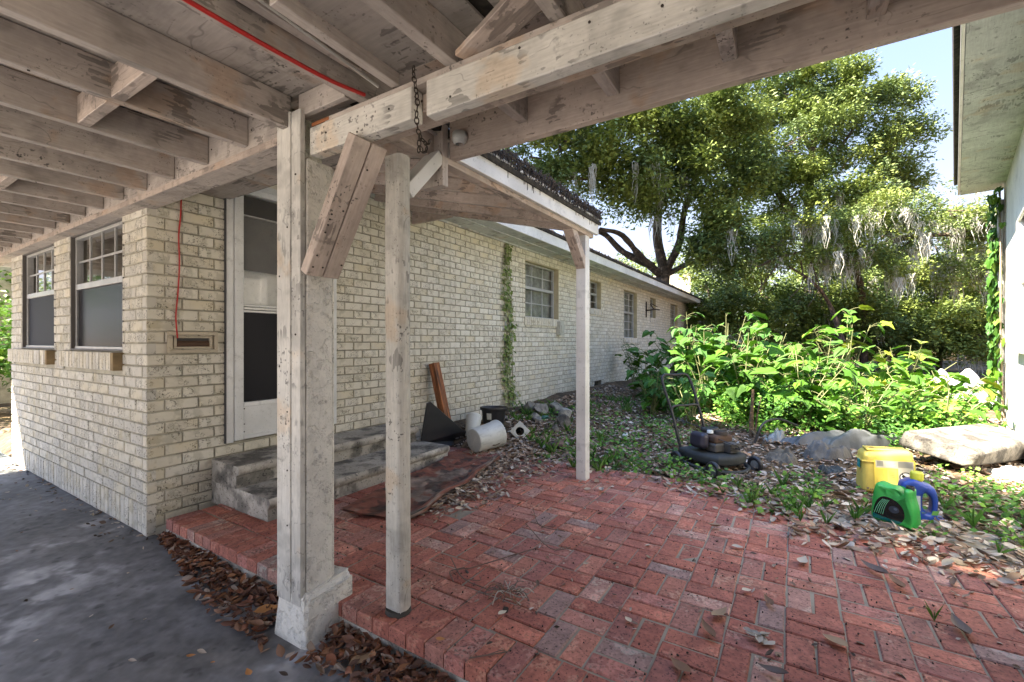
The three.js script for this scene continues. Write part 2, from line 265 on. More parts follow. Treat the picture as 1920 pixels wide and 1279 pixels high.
{
  const patio = new THREE.Group(); patio.name = numbered('patio'); patio.userData = { kind: 'structure', label: 'red brick patio laid in basket weave', category: 'patio' }; scene.add(patio);
  const bed = uvBox(box(2.58, 0.10, 6.72, 0.07 + 1.29 + 0.012, 0.073, 3.36 + 0.14));
  part(patio, 'bedding', bed, M.bedding);
  part(patio, 'base', uvBox(box(0.05, 0.075, 6.7, 0.082, 0.03, 3.36 + 0.14)), M.step);
  const along = [], across = [], edge = [];
  for (const k of PAVE_ODDS) { along.push(paverGeo(0.203, 0.06, 0.0945, PAVE[k])); across.push(paverGeo(0.0945, 0.06, 0.203, PAVE[k])); edge.push(paverGeo(0.2, 0.075, 0.0945, PAVE[k])); }
  const all = [], S = 0.2055;
  const add = (list, x, z, dy = 0) => all.push({ g: pick(list), x, z, y: 0.13 + dy + rr(-0.004, 0.0025), a: rr(-0.022, 0.022), tx: rr(-0.012, 0.012), tz: rr(-0.012, 0.012) });
  for (let k = 0; k < 66; k++) add(edge, 0.06 + 0.1, 0.19 + k * 0.1, 0.001);
  for (let j = 0; j < 33; j++) for (let i = 0; i < 12; i++) {
    const x = 0.272 + i * (S + 0.002) + S / 2 - 0.004, z = 0.14 + j * S + S / 2;
    if (x > litterEdge(z) + 0.5) continue;
    const wob = 0.012 * (wn(x * 5, z * 5, 31) - 0.5);
    if ((i + j) % 2) { add(along, x, z - S / 4, wob); add(along, x, z + S / 4, wob); } else { add(across, x - S / 4, z, wob); add(across, x + S / 4, z, wob); }
  }
  for (const b of all) { const d = depthOf(b.x, b.z); b.rank = shows(b.x, 0.13, b.z) && b.x < litterEdge(b.z) + 0.12 ? d : 50 + d; }
  all.sort((p, q) => p.rank - q.rank);
  const rest = [];
  all.forEach((b, i) => {
    const m = mtx(V(b.x, b.y, b.z), [b.tx, b.a, b.tz], 1);
    if (i < 300) { const o = new THREE.Mesh(b.g, M.paver); o.name = 'brick'; o.applyMatrix4(m); o.castShadow = o.receiveShadow = true; patio.add(o); } else rest.push(b.g.clone().applyMatrix4(m));
  });
  const o = new THREE.Mesh(mergeGeometries(rest), M.paver); o.name = 'brick_paving'; o.userData.kind = 'stuff'; o.castShadow = o.receiveShadow = true; patio.add(o);
}

// ---------------------------------------------------------------- the house
const house = thing('brick_house', 'long cream painted brick house with white eaves and storm door', 'house');
const COURSE = 0.078, MODULE = 0.209;
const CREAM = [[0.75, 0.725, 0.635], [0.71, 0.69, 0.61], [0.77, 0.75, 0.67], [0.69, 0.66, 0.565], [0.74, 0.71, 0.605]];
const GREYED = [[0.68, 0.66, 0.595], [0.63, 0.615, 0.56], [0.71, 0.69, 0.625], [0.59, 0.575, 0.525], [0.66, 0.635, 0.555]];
const faceBrick = (l, h, d, c) => paverGeo(l, d, h, c, 0.004).rotateX(Math.PI / 2);
const wallA = new THREE.Group(), wallB = new THREE.Group();          // wallA beside the slab (faces -x), wallB along the patio (faces +z)
wallA.name = 'wall'; wallB.name = 'wall'; house.add(wallA, wallB);
wallA.rotation.y = -Math.PI / 2;
const openA = [[-1.575, -0.42, 1.235, 2.205], [-3.10, -2.02, 1.235, 2.205]];
const openB = [[0.5, 1.47, 0.53, 2.57], [5.0, 6.22, 1.69, 2.62], [7.72, 8.36, 2.0, 2.62], [9.94, 11.08, 1.38, 2.62], [12.4, 13.05, 2.0, 2.62], [15.0, 16.16, 1.5, 2.62], [7.96, 8.38, 0.13, 0.43]];
const sillsA = [[-1.74, -0.42], [-3.40, -2.0]];
const allBricks = [];
function lay(wall, s0, s1, y0, y1, open, tones, toWorld, skip = []) {
  const kinds = {}; let row = 0;
  for (let y = y0; y < y1 - 0.02; y += COURSE, row++) {
    const yc = y + COURSE / 2; let free = [[s0, s1]];
    for (const o of [...open, ...skip]) if (yc > o[2] && yc < o[3]) free = free.flatMap(([a, b]) => o[1] <= a || o[0] >= b ? [[a, b]] : [[a, o[0]], [o[1], b]].filter(([p, q]) => q - p > 0.012));
    for (const [a, b] of free) {
      let k0 = Math.floor((a - s0) / MODULE) - 1;
      for (let k = k0; ; k++) {
        const l = s0 + k * MODULE + (row % 2 ? MODULE / 2 : 0), p = Math.max(a, l), q = Math.min(b, l + MODULE);
        if (l >= b) break;
        if (q - p < 0.03) continue;
        const len = Math.round((q - p - (p === a || q === b ? 0.005 : 0.011)) * 1000) / 1000, hi = Math.min(COURSE, y1 - y) - 0.0105, key = len.toFixed(3) + hi.toFixed(3);
        const full = kinds[key] ??= [];
        if (full.length < (q - p > MODULE - 0.002 ? 14 : 3)) full.push(faceBrick(len, hi, 0.055, pick(tones)));
        allBricks.push({ wall, g: pick(full), s: (p + q) / 2, y: y + 0.005 + hi / 2, z: rr(-0.004, 0.0), a: rr(-0.008, 0.008), w: toWorld((p + q) / 2) });
      }
    }
  }
}
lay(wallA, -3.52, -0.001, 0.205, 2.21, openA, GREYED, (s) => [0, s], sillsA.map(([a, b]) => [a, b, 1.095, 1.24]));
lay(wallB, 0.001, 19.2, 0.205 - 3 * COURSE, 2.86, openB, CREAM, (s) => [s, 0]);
{
  const soldier = [], sill = [];
  for (let i = 0; i < 8; i++) { soldier.push(faceBrick(0.068, 0.196, 0.055, pick(GREYED))); sill.push(faceBrick(0.058, 0.132, 0.105, pick(GREYED))); }
  for (let s = -3.5; s < -0.03; s += 0.078) allBricks.push({ wall: wallA, g: pick(soldier), s: s + 0.035, y: 0.104, z: rr(-0.003, 0.001), a: 0, w: [0, s] });
  for (const [a, b] of sillsA) for (let s = a; s < b - 0.05; s += 0.068) allBricks.push({ wall: wallA, g: pick(sill), s: s + 0.032, y: 1.162, z: 0.045 + rr(-0.003, 0.003), a: 0, w: [0, s] });
  for (const [a, b, y0] of openB.slice(1, 6)) for (let s = a - 0.04; s < b + 0.02; s += 0.068) allBricks.push({ wall: wallB, g: pick(sill), s: s + 0.032, y: y0 - 0.055, z: 0.02, a: 0, w: [s, 0] });
  for (const b of allBricks) { const d = depthOf(...b.w); const hidden = b.wall === wallB && b.s > 0.95 && b.s < 1.7; b.rank = shows(b.w[0], b.y, b.w[1]) && !hidden ? d * (b.wall === wallA ? 1.35 : 1) : 90 + d; }
  allBricks.sort((p, q) => p.rank - q.rank);
  const rest = new Map([[wallA, []], [wallB, []]]);
  allBricks.forEach((b, i) => {
    const m = mtx(V(b.s, b.y, b.z), [0, b.a, b.a * 0.4], 1);
    if (i < 300) { const o = new THREE.Mesh(b.g, M.brick); o.name = 'brick'; o.applyMatrix4(m); o.castShadow = o.receiveShadow = true; b.wall.add(o); } else rest.get(b.wall).push(b.g.clone().applyMatrix4(m));
  });
  for (const [w, list] of rest) { const o = new THREE.Mesh(mergeGeometries(list), M.brick); o.name = 'brick_courses'; o.userData.kind = 'stuff'; o.castShadow = o.receiveShadow = true; w.add(o); }
  const backing = (s0, s1, y0, y1, open, m, wall) => {
    const sh = new THREE.Shape([new THREE.Vector2(s0, y0), new THREE.Vector2(s1, y0), new THREE.Vector2(s1, y1), new THREE.Vector2(s0, y1)]);
    for (const o of open) sh.holes.push(new THREE.Path([new THREE.Vector2(o[0], o[2]), new THREE.Vector2(o[0], o[3]), new THREE.Vector2(o[1], o[3]), new THREE.Vector2(o[1], o[2])]));
    part(wall, 'mortar', uvBox(new THREE.ExtrudeGeometry(sh, { depth: 0.16, bevelEnabled: false }).translate(0, 0, -0.174)), m);
  };
  backing(-3.515, -0.012, -0.05, 2.9, openA, M.mortarCream, wallA);
  backing(0.012, 19.19, -0.05, 2.9, openB, M.mortarGrey, wallB);
  for (const [a, b] of sillsA) part(wallA, 'sill_mortar', uvBox(box(b - a - 0.006, 0.125, 0.05, (a + b) / 2, 1.16, 0.012)), M.mortarCream);
  // bare tan ends where the sill bricks were never painted
  for (const [a, b] of sillsA) part(wallA, 'sill_end', uvBox(rbox(0.055, 0.128, 0.1, 0.004).translate(b - 0.028, 1.162, 0.001)), mat([0.36, 0.27, 0.16], 0.9, { map: T.mortar }), 'unpainted tan brick end of the window sill');
}
// double hung window in the plane of a wall; glass set back by dz
function sashWindow(wall, [a, b, y0, y1], { cols = 4, rows = 2, dz = 0.055, screen = true, mid = 0.55, bars = M.aluminium, reveal = null, back = M.curtain, label }) {
  const w = new THREE.Group(); w.name = 'window'; wall.parent.add(w); w.rotation.copy(wall.rotation); if (label) w.userData.label = label;
  const f = 0.032, ym = lerp(y0, y1, mid), g = [];
  g.push(slab(a, a + f, y0, y1, -dz - 0.03, -dz + 0.02), slab(b - f, b, y0, y1, -dz - 0.03, -dz + 0.02), slab(a + f, b - f, y1 - f, y1, -dz - 0.03, -dz + 0.02), slab(a + f, b - f, y0, y0 + f, -dz - 0.03, -dz + 0.03), slab(a + f, b - f, ym - 0.024, ym + 0.024, -dz - 0.025, -dz + 0.024));
  part(w, 'frame', g, bars);
  const bars2 = [], pane = [];
  const fill = (ya, yb, z, nc, nr, name) => {
    const W = (b - a - 2 * f) / nc, Hh = (yb - ya) / nr;
    for (let i = 1; i < nc; i++) part(w, 'muntin', slab(a + f + i * W - 0.009, a + f + i * W + 0.009, ya, yb, z - 0.006, z + 0.008, 0.002), bars);
    for (let j = 1; j < nr; j++) part(w, 'muntin', slab(a + f, b - f, ya + j * Hh - 0.008, ya + j * Hh + 0.008, z - 0.005, z + 0.0065, 0.002), bars);
    for (let i = 0; i < nc; i++) for (let j = 0; j < nr; j++) part(w, 'pane', new THREE.PlaneGeometry(W - 0.012, Hh - 0.01).rotateX(rr(-0.006, 0.006)).rotateY(rr(-0.006, 0.006)).translate(a + f + (i + 0.5) * W, ya + (j + 0.5) * Hh, z), M.glass);
  };
  fill(ym + 0.024, y1 - f, -dz - 0.004, cols, rows);
  if (screen) part(w, 'insect_screen', new THREE.PlaneGeometry(b - a - 2 * f, ym - 0.024 - y0 - f).translate((a + b) / 2, (ym - 0.024 + y0 + f) / 2, -dz + 0.006), screen === true ? M.screen : screen);
  else fill(y0 + f, ym - 0.024, -dz - 0.012, cols, rows);
  if (back) part(w, 'curtain', uvBox(box(b - a + 0.1, y1 - y0 + 0.1, 0.01, (a + b) / 2, (y0 + y1) / 2, -0.19)), back);
  const light = reveal ?? M.mortarCream;
  part(w, 'reveal', [slab(a - 0.001, a + 0.012, y0, y1, -dz + 0.02, -0.006), slab(b - 0.012, b + 0.001, y0, y1, -dz + 0.02, -0.006), slab(a + 0.012, b - 0.012, y1 - 0.012, y1 + 0.001, -dz + 0.02, -0.006), slab(a + 0.012, b - 0.012, y0 - 0.001, y0 + 0.012, -dz + 0.03, -0.004)], light);
  return w;
}
const glossScreen = phys([0.02, 0.02, 0.023], 0.22, { specularIntensity: 0.07 });
sashWindow(wallA, openA[0], { back: null, screen: glossScreen, reveal: M.bronze, label: 'window nearer the door with dark reflective lower screen' });
sashWindow(wallA, openA[1], { back: null, reveal: M.bronze, label: 'window at the far corner with blue grey lower screen' });
const creamJamb = mat([0.52, 0.46, 0.31], 0.75, { map: T.grime }), blind = mat([0.30, 0.31, 0.29], 0.9, { map: T.cloth });
sashWindow(wallB, openB[1], { cols: 3, rows: 2, dz: 0.12, screen: false, back: blind, reveal: creamJamb, bars: M.aluminium, label: 'six over six window above the meter box' });
sashWindow(wallB, openB[2], { cols: 2, rows: 2, dz: 0.12, screen: false, back: null, reveal: creamJamb });
sashWindow(wallB, openB[3], { cols: 3, rows: 3, dz: 0.12, screen: false, back: blind, reveal: creamJamb });
sashWindow(wallB, openB[4], { cols: 2, rows: 2, dz: 0.12, screen: false, back: null, reveal: creamJamb });
sashWindow(wallB, openB[5], { cols: 3, rows: 3, dz: 0.12, screen: false, back: blind, reveal: creamJamb });
{ // storm door
  const d = new THREE.Group(); d.name = 'door'; d.userData.label = 'white aluminium storm door with dark lower glass'; house.add(d);
  const [a, b, y0, y1] = openB[0], z = 0.012;
  part(d, 'frame', [slab(a - 0.005, a + 0.05, y0, y1, -0.06, z), slab(b - 0.05, b, y0, y1, -0.06, z), slab(a + 0.05, b - 0.05, y1 - 0.05, y1, -0.06, z)], M.doorWhite);
  part(d, 'stile', slab(a + 0.053, a + 0.118, y0 + 0.01, y1 - 0.053, -0.04, z + 0.012), M.doorWhite);
  part(d, 'stile', slab(b - 0.118, b - 0.053, y0 + 0.01, y1 - 0.053, -0.04, z + 0.012), M.doorWhite);
  part(d, 'rail', slab(a + 0.118, b - 0.118, y1 - 0.10, y1 - 0.053, -0.038, z + 0.011), M.doorWhite);
  part(d, 'rail', [slab(a + 0.118, b - 0.118, 1.535, 1.555, -0.03, z + 0.009), slab(a + 0.118, b - 0.118, 1.557, 1.578, -0.038, z + 0.013), slab(a + 0.118, b - 0.118, 1.58, 1.6, -0.03, z + 0.007)], M.aluminium);
  part(d, 'kick_panel', [slab(a + 0.118, b - 0.118, y0 + 0.012, 0.83, -0.03, z + 0.002), slab(a + 0.118, b - 0.118, 0.795, 0.83, 0.004, z + 0.012), slab(a + 0.118, b - 0.118, y0 + 0.012, y0 + 0.045, 0.004, z + 0.012)], M.doorWhite);
  part(d, 'pane', new THREE.PlaneGeometry(b - a - 0.236, 0.90).translate((a + b) / 2, 2.05, -0.005), M.glass);
  part(d, 'insect_screen', new THREE.PlaneGeometry(b - a - 0.236, 0.71).translate((a + b) / 2, 1.18, -0.006), glossScreen);
  // brown band and grey sheet behind the glass, cut so the white panel imitates a reflection
  const x0 = a + 0.118, x1 = b - 0.118, reflection_mask = new THREE.Shape(); reflection_mask.moveTo(x0, 2.295); reflection_mask.lineTo(x1, 2.295); reflection_mask.lineTo(x1, 1.75); reflection_mask.quadraticCurveTo(x1 - 0.19, 1.86, x1 - 0.31, 1.862); reflection_mask.lineTo(x0, 1.872); reflection_mask.closePath();
  part(d, 'reflection_mask', uvBox(new THREE.ExtrudeGeometry(reflection_mask, { depth: 0.002, bevelEnabled: false }).translate(0, 0, -0.02)), mat([0.14, 0.14, 0.14], 0.6, { map: T.grime }));
  part(d, 'reflection_mask', slab(x0, x1, 2.31, 2.46, -0.022, -0.016, 0.001), mat([0.035, 0.033, 0.03], 0.5));
  part(d, 'bead', slab(x0, x1, 2.297, 2.308, -0.021, -0.002, 0.001), M.aluminium);
  part(d, 'reflection_panel', uvBox(box(b - a - 0.06, y1 - y0 - 0.04, 0.01, (a + b) / 2, (y0 + y1) / 2, -0.075)), mat([0.62, 0.62, 0.60], 0.7, { map: T.grime }));
  part(d, 'weather_strip', slab(a - 0.014, a - 0.005, y0, y1, -0.02, 0.016, 0.002), mat([0.06, 0.06, 0.06], 0.8));
  part(d, 'hinge_screw', [0.78, 0.66, 0.6].map((y) => new THREE.SphereGeometry(0.005, 8, 6).translate(a + 0.124, y, z + 0.006)), M.iron);
}
{ // letter slot
  const m = new THREE.Group(); m.name = 'letter_slot'; m.userData.label = 'cream painted cast letter slot'; house.add(m);
  const P = mat([0.55, 0.48, 0.37], 0.6, { map: T.grime });
  part(m, 'frame', [slab(0.118, 0.43, 1.352, 1.376, -0.004, 0.03), slab(0.118, 0.43, 1.226, 1.250, -0.004, 0.03), slab(0.118, 0.142, 1.25, 1.352, -0.004, 0.03), slab(0.406, 0.43, 1.25, 1.352, -0.004, 0.03)], P);
  part(m, 'inner_frame', [slab(0.15, 0.398, 1.33, 1.345, -0.004, 0.02), slab(0.15, 0.398, 1.257, 1.27, -0.004, 0.02), slab(0.15, 0.17, 1.27, 1.33, -0.004, 0.02), slab(0.376, 0.398, 1.27, 1.33, -0.004, 0.02)], P);
  part(m, 'flap', [uvBox(new THREE.CylinderGeometry(0.02, 0.02, 0.204, 12).rotateZ(Math.PI / 2).translate(0.273, 1.287, 0.002)), slab(0.171, 0.375, 1.305, 1.312, -0.004, 0.016, 0.002)], M.rust);
  part(m, 'slot', box(0.204, 0.06, 0.004, 0.273, 1.3, 0.0045), M.dark);
}
{ // eaves, roof, meter box, crawl space vent, bracket and the unseen back of the house
  part(house, 'fascia', slab(2.5, 19.7, 2.76, 2.905, 0.55, 0.577), M.whitePaint);
  for (let x = 2.5, k = 0; x < 19.6; x += 2.44, k++) part(house, 'soffit_panel', slab(x + 0.002, Math.min(19.7, x + 2.436), 2.80, 2.812, 0.0, 0.549, 0.002), M.soffit);
  part(house, 'soffit_trim', [slab(2.5, 19.68, 2.786, 2.799, 0.26, 0.275, 0.002), slab(2.5, 19.2, 2.775, 2.799, 0.002, 0.022, 0.002)], M.soffit);
  part(house, 'eave_end', slab(2.465, 2.498, 2.63, 2.9, -0.0, 0.578), M.pinkPaint, 'boxed brown end board of the eave over the patio');
  const slope = (z0, y0, z1, y1, x0, x1, name) => { const sh = new THREE.Shape([new THREE.Vector2(z0, y0), new THREE.Vector2(z1, y1), new THREE.Vector2(z1, y1 + 0.045), new THREE.Vector2(z0, y0 + 0.045)]); part(house, name, uvBox(new THREE.ExtrudeGeometry(sh, { depth: x1 - x0, bevelEnabled: false }).rotateY(-Math.PI / 2).translate(x1, 0, 0)), M.shingle); };
  slope(0.60, 2.91, -4.6, 4.35, 2.46, 19.8, 'roof'); slope(-9.8, 2.91, -4.6, 4.35, 2.46, 19.8, 'roof'); slope(0.0, 2.95, -3.8, 3.6, 0.1, 2.45, 'roof');
  part(house, 'back_wall', [uvBox(box(19.0, 2.9, 0.1, 9.7, 1.45, -9.2)), uvBox(box(0.1, 2.9, 5.6, 2.6, 1.45, -6.35)), uvBox(box(0.1, 4.2, 9.1, 19.14, 2.1, -4.65)), uvBox(box(2.5, 2.9, 0.1, 1.3, 1.45, -3.45))], M.mortarCream);
  part(house, 'ceiling', [uvBox(box(16.4, 0.03, 8.9, 10.9, 2.92, -4.65)), uvBox(box(2.5, 0.03, 3.3, 1.42, 2.93, -1.83))], M.room);
  part(house, 'floor', [uvBox(box(16.4, 0.03, 8.9, 10.9, 0.5, -4.65)), uvBox(box(2.4, 0.03, 3.2, 1.42, 0.51, -1.83))], M.room);
  part(house, 'partition', [uvBox(box(0.08, 2.4, 8.6, 8.9, 1.7, -4.7)), uvBox(box(0.08, 2.4, 8.6, 13.6, 1.7, -4.7))], M.room);
  part(house, 'meter_box', [slab(6.11, 6.27, 1.42, 1.665, 0.0, 0.085), slab(6.14, 6.25, 1.47, 1.6, 0.086, 0.098)], mat([0.55, 0.54, 0.47], 0.6, { map: T.grime }));
  part(house, 'crawl_vent', [slab(7.98, 8.36, 0.28, 0.295, -0.06, -0.045, 0.003), slab(8.1, 8.115, 0.14, 0.42, -0.065, -0.05, 0.003), slab(8.25, 8.262, 0.14, 0.42, -0.065, -0.05, 0.003), box(0.012, 0.28, 0.012, 8.18, 0.28, -0.07)], M.dark);
  part(house, 'wall_bracket', [tube([[11.9, 2.2, 0.0], [11.9, 2.2, 0.12], [12.2, 2.24, 0.16], [12.9, 2.27, 0.14]], 0.022), tube([[11.9, 2.45, 0.02], [11.9, 2.0, 0.02]], 0.018), tube([[12.2, 2.24, 0.16], [12.05, 2.4, 0.1], [12.4, 2.33, 0.2]], 0.013)], M.iron);
  // rotted leaves and roots clogging the roof edge
  const bits = []; rnd = mulberry(91);
  for (let k = 0; k < 2200; k++) { const x = 2.5 + 17 * Math.pow(rnd(), 1.4), l = 0.012 + 0.05 * Math.pow(rnd(), 2); bits.push(box(rr(0.004, 0.02), l, rr(0.003, 0.012)).rotateZ(rr(-1, 1)).rotateX(rr(-0.8, 0.8)).translate(x, 2.935 + rr(-0.02, 0.03), 0.595 + rr(-0.03, 0.012))); }
  stuff(part(house, 'gutter_debris', bits, M.debris));
}

// ---------------------------------------------------------------- carport over the slab
rnd = mulberry(21);
{
  const c = thing('carport', 'weathered timber carport with painted rafters and a square post', 'carport');
  const X0 = -3.6;
  // post: a rough pier with a board nailed to its side, on a broken concrete foot
  const post = part(c, 'post', slab(-0.068, 0.062, 0.17, 2.108, 1.70, 1.875, 0.008), M.pier, 'chipped thickly painted square post');
  part(post, 'facing_board', slab(-0.098, -0.072, 0.165, 2.315, 1.698, 1.80, 0.004), M.postPaint);
  part(post, 'facing_board', slab(-0.097, -0.0715, 0.165, 2.31, 1.806, 1.872, 0.004), M.postPaint);
  part(post, 'corner_strip', slab(0.063, 0.076, 0.19, 2.105, 1.80, 1.868, 0.004), M.pier);
  part(post, 'cap_block', slab(-0.068, 0.06, 2.112, 2.31, 1.70, 1.80), M.pier);
  {
    const g = rbox(0.26, 0.25, 0.24, 0.03, 4), p = g.attributes.position;
    for (let i = 0; i < p.count; i++) { const x = p.getX(i), y = p.getY(i), z = p.getZ(i), k = wn(x * 26 + 9, z * 26 + y * 31, 6) - 0.5 + 0.5 * (wn(x * 70 + 9, z * 70 + y * 80, 8) - 0.5), t = y > 0.05 ? 0.9 : 1; p.setXYZ(i, (x + (x > 0 ? 1 : 0.5) * k * 0.05) * t, y + (y > 0.08 ? (k * 0.07 - 0.15 * Math.max(0, z - 0.02) + 0.12 * Math.max(0, x)) : 0), (z + k * 0.04) * t); }
    g.computeVertexNormals(); part(post, 'footing', uvBox(g.translate(0.022, 0.105, 1.80)), M.pier, 'crumbling concrete foot of the post');
  }
  // beams
  part(c, 'beam', slab(-0.082, 0.05, 2.2, 2.39, -4.3, 1.69), M.ceilPaint);
  part(c, 'ledger', slab(-0.086, -0.0825, 2.2, 2.235, -4.3, 1.69, 0.001), M.pinkPaint);
  part(c, 'beam', slab(-0.062, -0.002, 2.115, 2.235, 1.885, 2.492, 0.006), M.postPaint, 'short beam end beside the square post');
  part(c, 'beam', slab(-0.055, -0.003, 2.11, 2.238, 2.556, 7.3, 0.006), M.postPaint);
  part(c, 'beam', slab(0.002, 0.118, 2.165, 2.235, 1.95, 7.3, 0.006), M.pinkPaint);
  part(c, 'top_plate', slab(-0.048, 0.1, 2.2385, 2.262, 1.97, 7.3, 0.003), M.ceilPaint);
  part(c, 'edge_beam', slab(0.45, 0.49, 2.195, 2.405, 2.24, 7.6, 0.005), M.pinkPaint, 'outer edge beam of the carport roof');
  // knee brace of two boards
  for (const [x0, x1] of [[-0.102, -0.024], [-0.018, 0.060]]) part(c, 'knee_brace', timber(V((x0 + x1) / 2, 1.60, 1.90), V((x0 + x1) / 2, 2.115, 2.215), x1 - x0, 0.05, 0.005), M.pinkPaint);
  // rafters
  const zs = [-4.12, -3.76, -3.4, -3.03, -2.67, -2.31, -1.95, -1.6, -1.23, -0.87, -0.5, -0.13, 0.24, 0.62, 1.02, 1.41, 1.765];
  for (const z of zs) part(c, 'rafter', slab(X0, -0.084, 2.248 + rr(-0.003, 0.003), 2.388, z - 0.021, z + 0.021), M.ceilPaint);
  for (const z of [2.21, 2.66, 3.07, 3.48, 3.87, 4.28, 4.69, 5.1, 5.5, 5.9, 6.3, 6.7, 7.1]) part(c, 'rafter', slab(X0, z < 2.5 ? 0.1 : 0.449, 2.264 + rr(0, 0.003), 2.388, z - 0.024, z + 0.024), M.ceilPaint);
  for (const [a, b] of [[1.041, 1.389], [1.431, 1.744], [-0.479, -0.151]]) part(c, 'blocking', slab(-0.60, -0.556, 2.25, 2.37, a, b), M.pinkPaint);
  part(c, 'cleat', timber(V(-0.52, 2.30, 2.40), V(-0.05, 2.285, 2.40), 0.04, 0.045), M.ceilPaint, 'loose cleat beside the rafter');
  part(c, 'nailer', slab(-1.9, -0.09, 2.32, 2.386, 2.262, 2.30), M.ceilPaint);
  part(c, 'broken_board', timber(V(-0.02, 2.275, 2.72), V(-0.13, 2.30, 3.03), 0.11, 0.02), M.pinkPaint, 'split board over the beam');
  // the gap above the post where a board has rotted away
  part(c, 'end_board', slab(-0.078, -0.05, 2.29, 2.386, 1.83, 2.14), M.ceilPaint);
  part(c, 'end_board', slab(-0.05, 0.02, 2.245, 2.262, 1.88, 2.0, 0.003), M.wood);
  // rusty nail heads and knots, a few to each timber
  { const ng = []; const nail = (x, y, z, ax) => { const g = new THREE.CylinderGeometry(0.0042, 0.0042, 0.003, 8); if (ax === 'x') g.rotateZ(Math.PI / 2); if (ax === 'z') g.rotateX(Math.PI / 2); if (ax === 'b') g.rotateX(Math.PI / 2 + 0.55); ng.push(g.translate(x, y, z)); };
    for (let z = 2.0; z < 5; z += rr(0.12, 0.3)) { nail(z < 2.5 ? -0.0625 : -0.0555, rr(2.13, 2.22), z, 'x'); }
    for (const z of [...zs]) { if (rnd() < 0.8) nail(rr(-0.9, -0.15), 2.2475, z + rr(-0.01, 0.01), 'y'); nail(-0.0825, rr(2.26, 2.36), z + 0.05, 'x'); }
    for (let k = 0; k < 10; k++) { const t = rr(0.06, 0.94), x = pick([-0.085, -0.04, 0.0, 0.045]), y = lerp(1.60, 2.115, t), z = lerp(1.90, 2.215, t); nail(x, y - 0.0137, z + 0.0223, 'b'); }
    for (let y = 0.5; y < 2.2; y += rr(0.12, 0.3)) nail(-0.0985, y, pick([1.72, 1.78, 1.84]), 'x');
    stuff(part(c, 'nail_heads', ng, M.iron)); }
  // roof deck, sheet by sheet
  let k = 0;
  for (let x = X0; x < 0.44; x += 1.22) for (let z = -4.3; z < 7.5; z += 2.44) { const xe = Math.min(0.52, x + 1.216), ze = Math.min(7.6, z + 2.436); if (xe > -0.3 && x < 0 && z > 0 && z < 3.5) { part(c, 'deck_sheet', z < 2 ? slab(x, xe, 2.391, 2.403, z, 2.78, 0.002) : slab(x, xe, 2.3925, 2.404, 2.84, ze, 0.002), M.deckPaint); continue; } part(c, 'deck_sheet', slab(x, xe, 2.391 + (k++ % 2) * 0.0006, 2.403, z, ze, 0.002), M.deckPaint); }
  part(c, 'roofing', uvBox(box(4.2, 0.02, 12.0, -1.53, 2.43, 1.65)), M.shingle);
  part(c, 'roof_edge', [slab(0.495, 0.515, 2.36, 2.44, 2.2, 7.6), slab(X0 - 0.02, X0, 2.2, 2.44, -4.3, 7.6), slab(X0, 0.5, 2.2, 2.44, -4.36, -4.33)], M.whitePaint);
  // posts out of the picture on the drive side
  for (const z of [-4.1, 1.8, 7.2]) part(c, 'post', slab(X0 + 0.02, X0 + 0.16, 0.0, 2.24, z - 0.07, z + 0.07), M.pier);
  part(c, 'post', slab(-0.04, 0.1, 0.0, 2.11, 7.1, 7.24), M.pier);
  // mildew, wasp mud and old nails on the timbers are in the paint; a bent pipe stub hangs from the deck
  part(c, 'pipe_stub', tube([[-0.98, 2.39, 1.60], [-0.985, 2.30, 1.60], [-1.0, 2.255, 1.58], [-1.04, 2.245, 1.55]], 0.009), M.whitePlastic);
}
// chain hooked over the beam
{
  const c = thing('chain', 'rusty steel chain hanging through the notch in the carport beam', 'chain');
  const pts = [V(-0.075, 2.29, 2.515), V(-0.078, 2.25, 2.52), V(-0.078, 2.20, 2.53), V(-0.076, 2.15, 2.535), V(-0.07, 2.105, 2.525), V(-0.03, 2.07, 2.50), V(0.03, 2.06, 2.48), V(0.06, 2.085, 2.47)];
  const run = (a) => { const cv = new THREE.CatmullRomCurve3(a), n = Math.round(cv.getLength() / 0.021); for (let i = 0; i < n; i++) { const t = (i + 0.5) / n, p = cv.getPointAt(t), d = cv.getTangentAt(t); const g = new THREE.TorusGeometry(0.0075, 0.0022, 6, 10).scale(1, 1.6, 1); if (i % 2) g.rotateY(Math.PI / 2); g.rotateY(0.5); g.applyQuaternion(new THREE.Quaternion().setFromUnitVectors(V(0, 1, 0), d)); part(c, 'link', g.translate(p.x, p.y, p.z), M.iron); } };
  run(pts); run([V(-0.03, 2.07, 2.50), V(-0.022, 2.045, 2.492), V(-0.018, 2.01, 2.486)]); run([V(-0.02, 2.03, 2.49), V(0.01, 2.02, 2.485), V(0.035, 2.05, 2.48)]);
}
single('extension_cord', tube([[-1.05, 2.262, 2.225], [-0.72, 2.258, 2.236], [-0.45, 2.256, 2.232], [-0.2, 2.258, 2.238], [-0.07, 2.268, 2.25]], 0.0075, 60), M.redCord, 'red cord stapled along the underside of a rafter', 'cord');
single('red_wire', tube([[0.20, 2.34, 0.009], [0.195, 2.2, 0.012], [0.185, 2.05, 0.009], [0.188, 1.85, 0.010], [0.18, 1.65, 0.009], [0.166, 1.48, 0.012], [0.163, 1.38, 0.034], [0.172, 1.33, 0.024]], 0.0048, 60), M.redCord, 'thin red wire hanging down the brick into the letter slot', 'wire');
single('white_cable', tube([[-1.2, 2.365, 2.33], [-0.7, 2.34, 2.315], [-0.4, 2.315, 2.32], [-0.06, 2.285, 2.315]], 0.006, 40), M.postPaint, 'pale painted cable running along the rafter beside the red cord', 'cable');

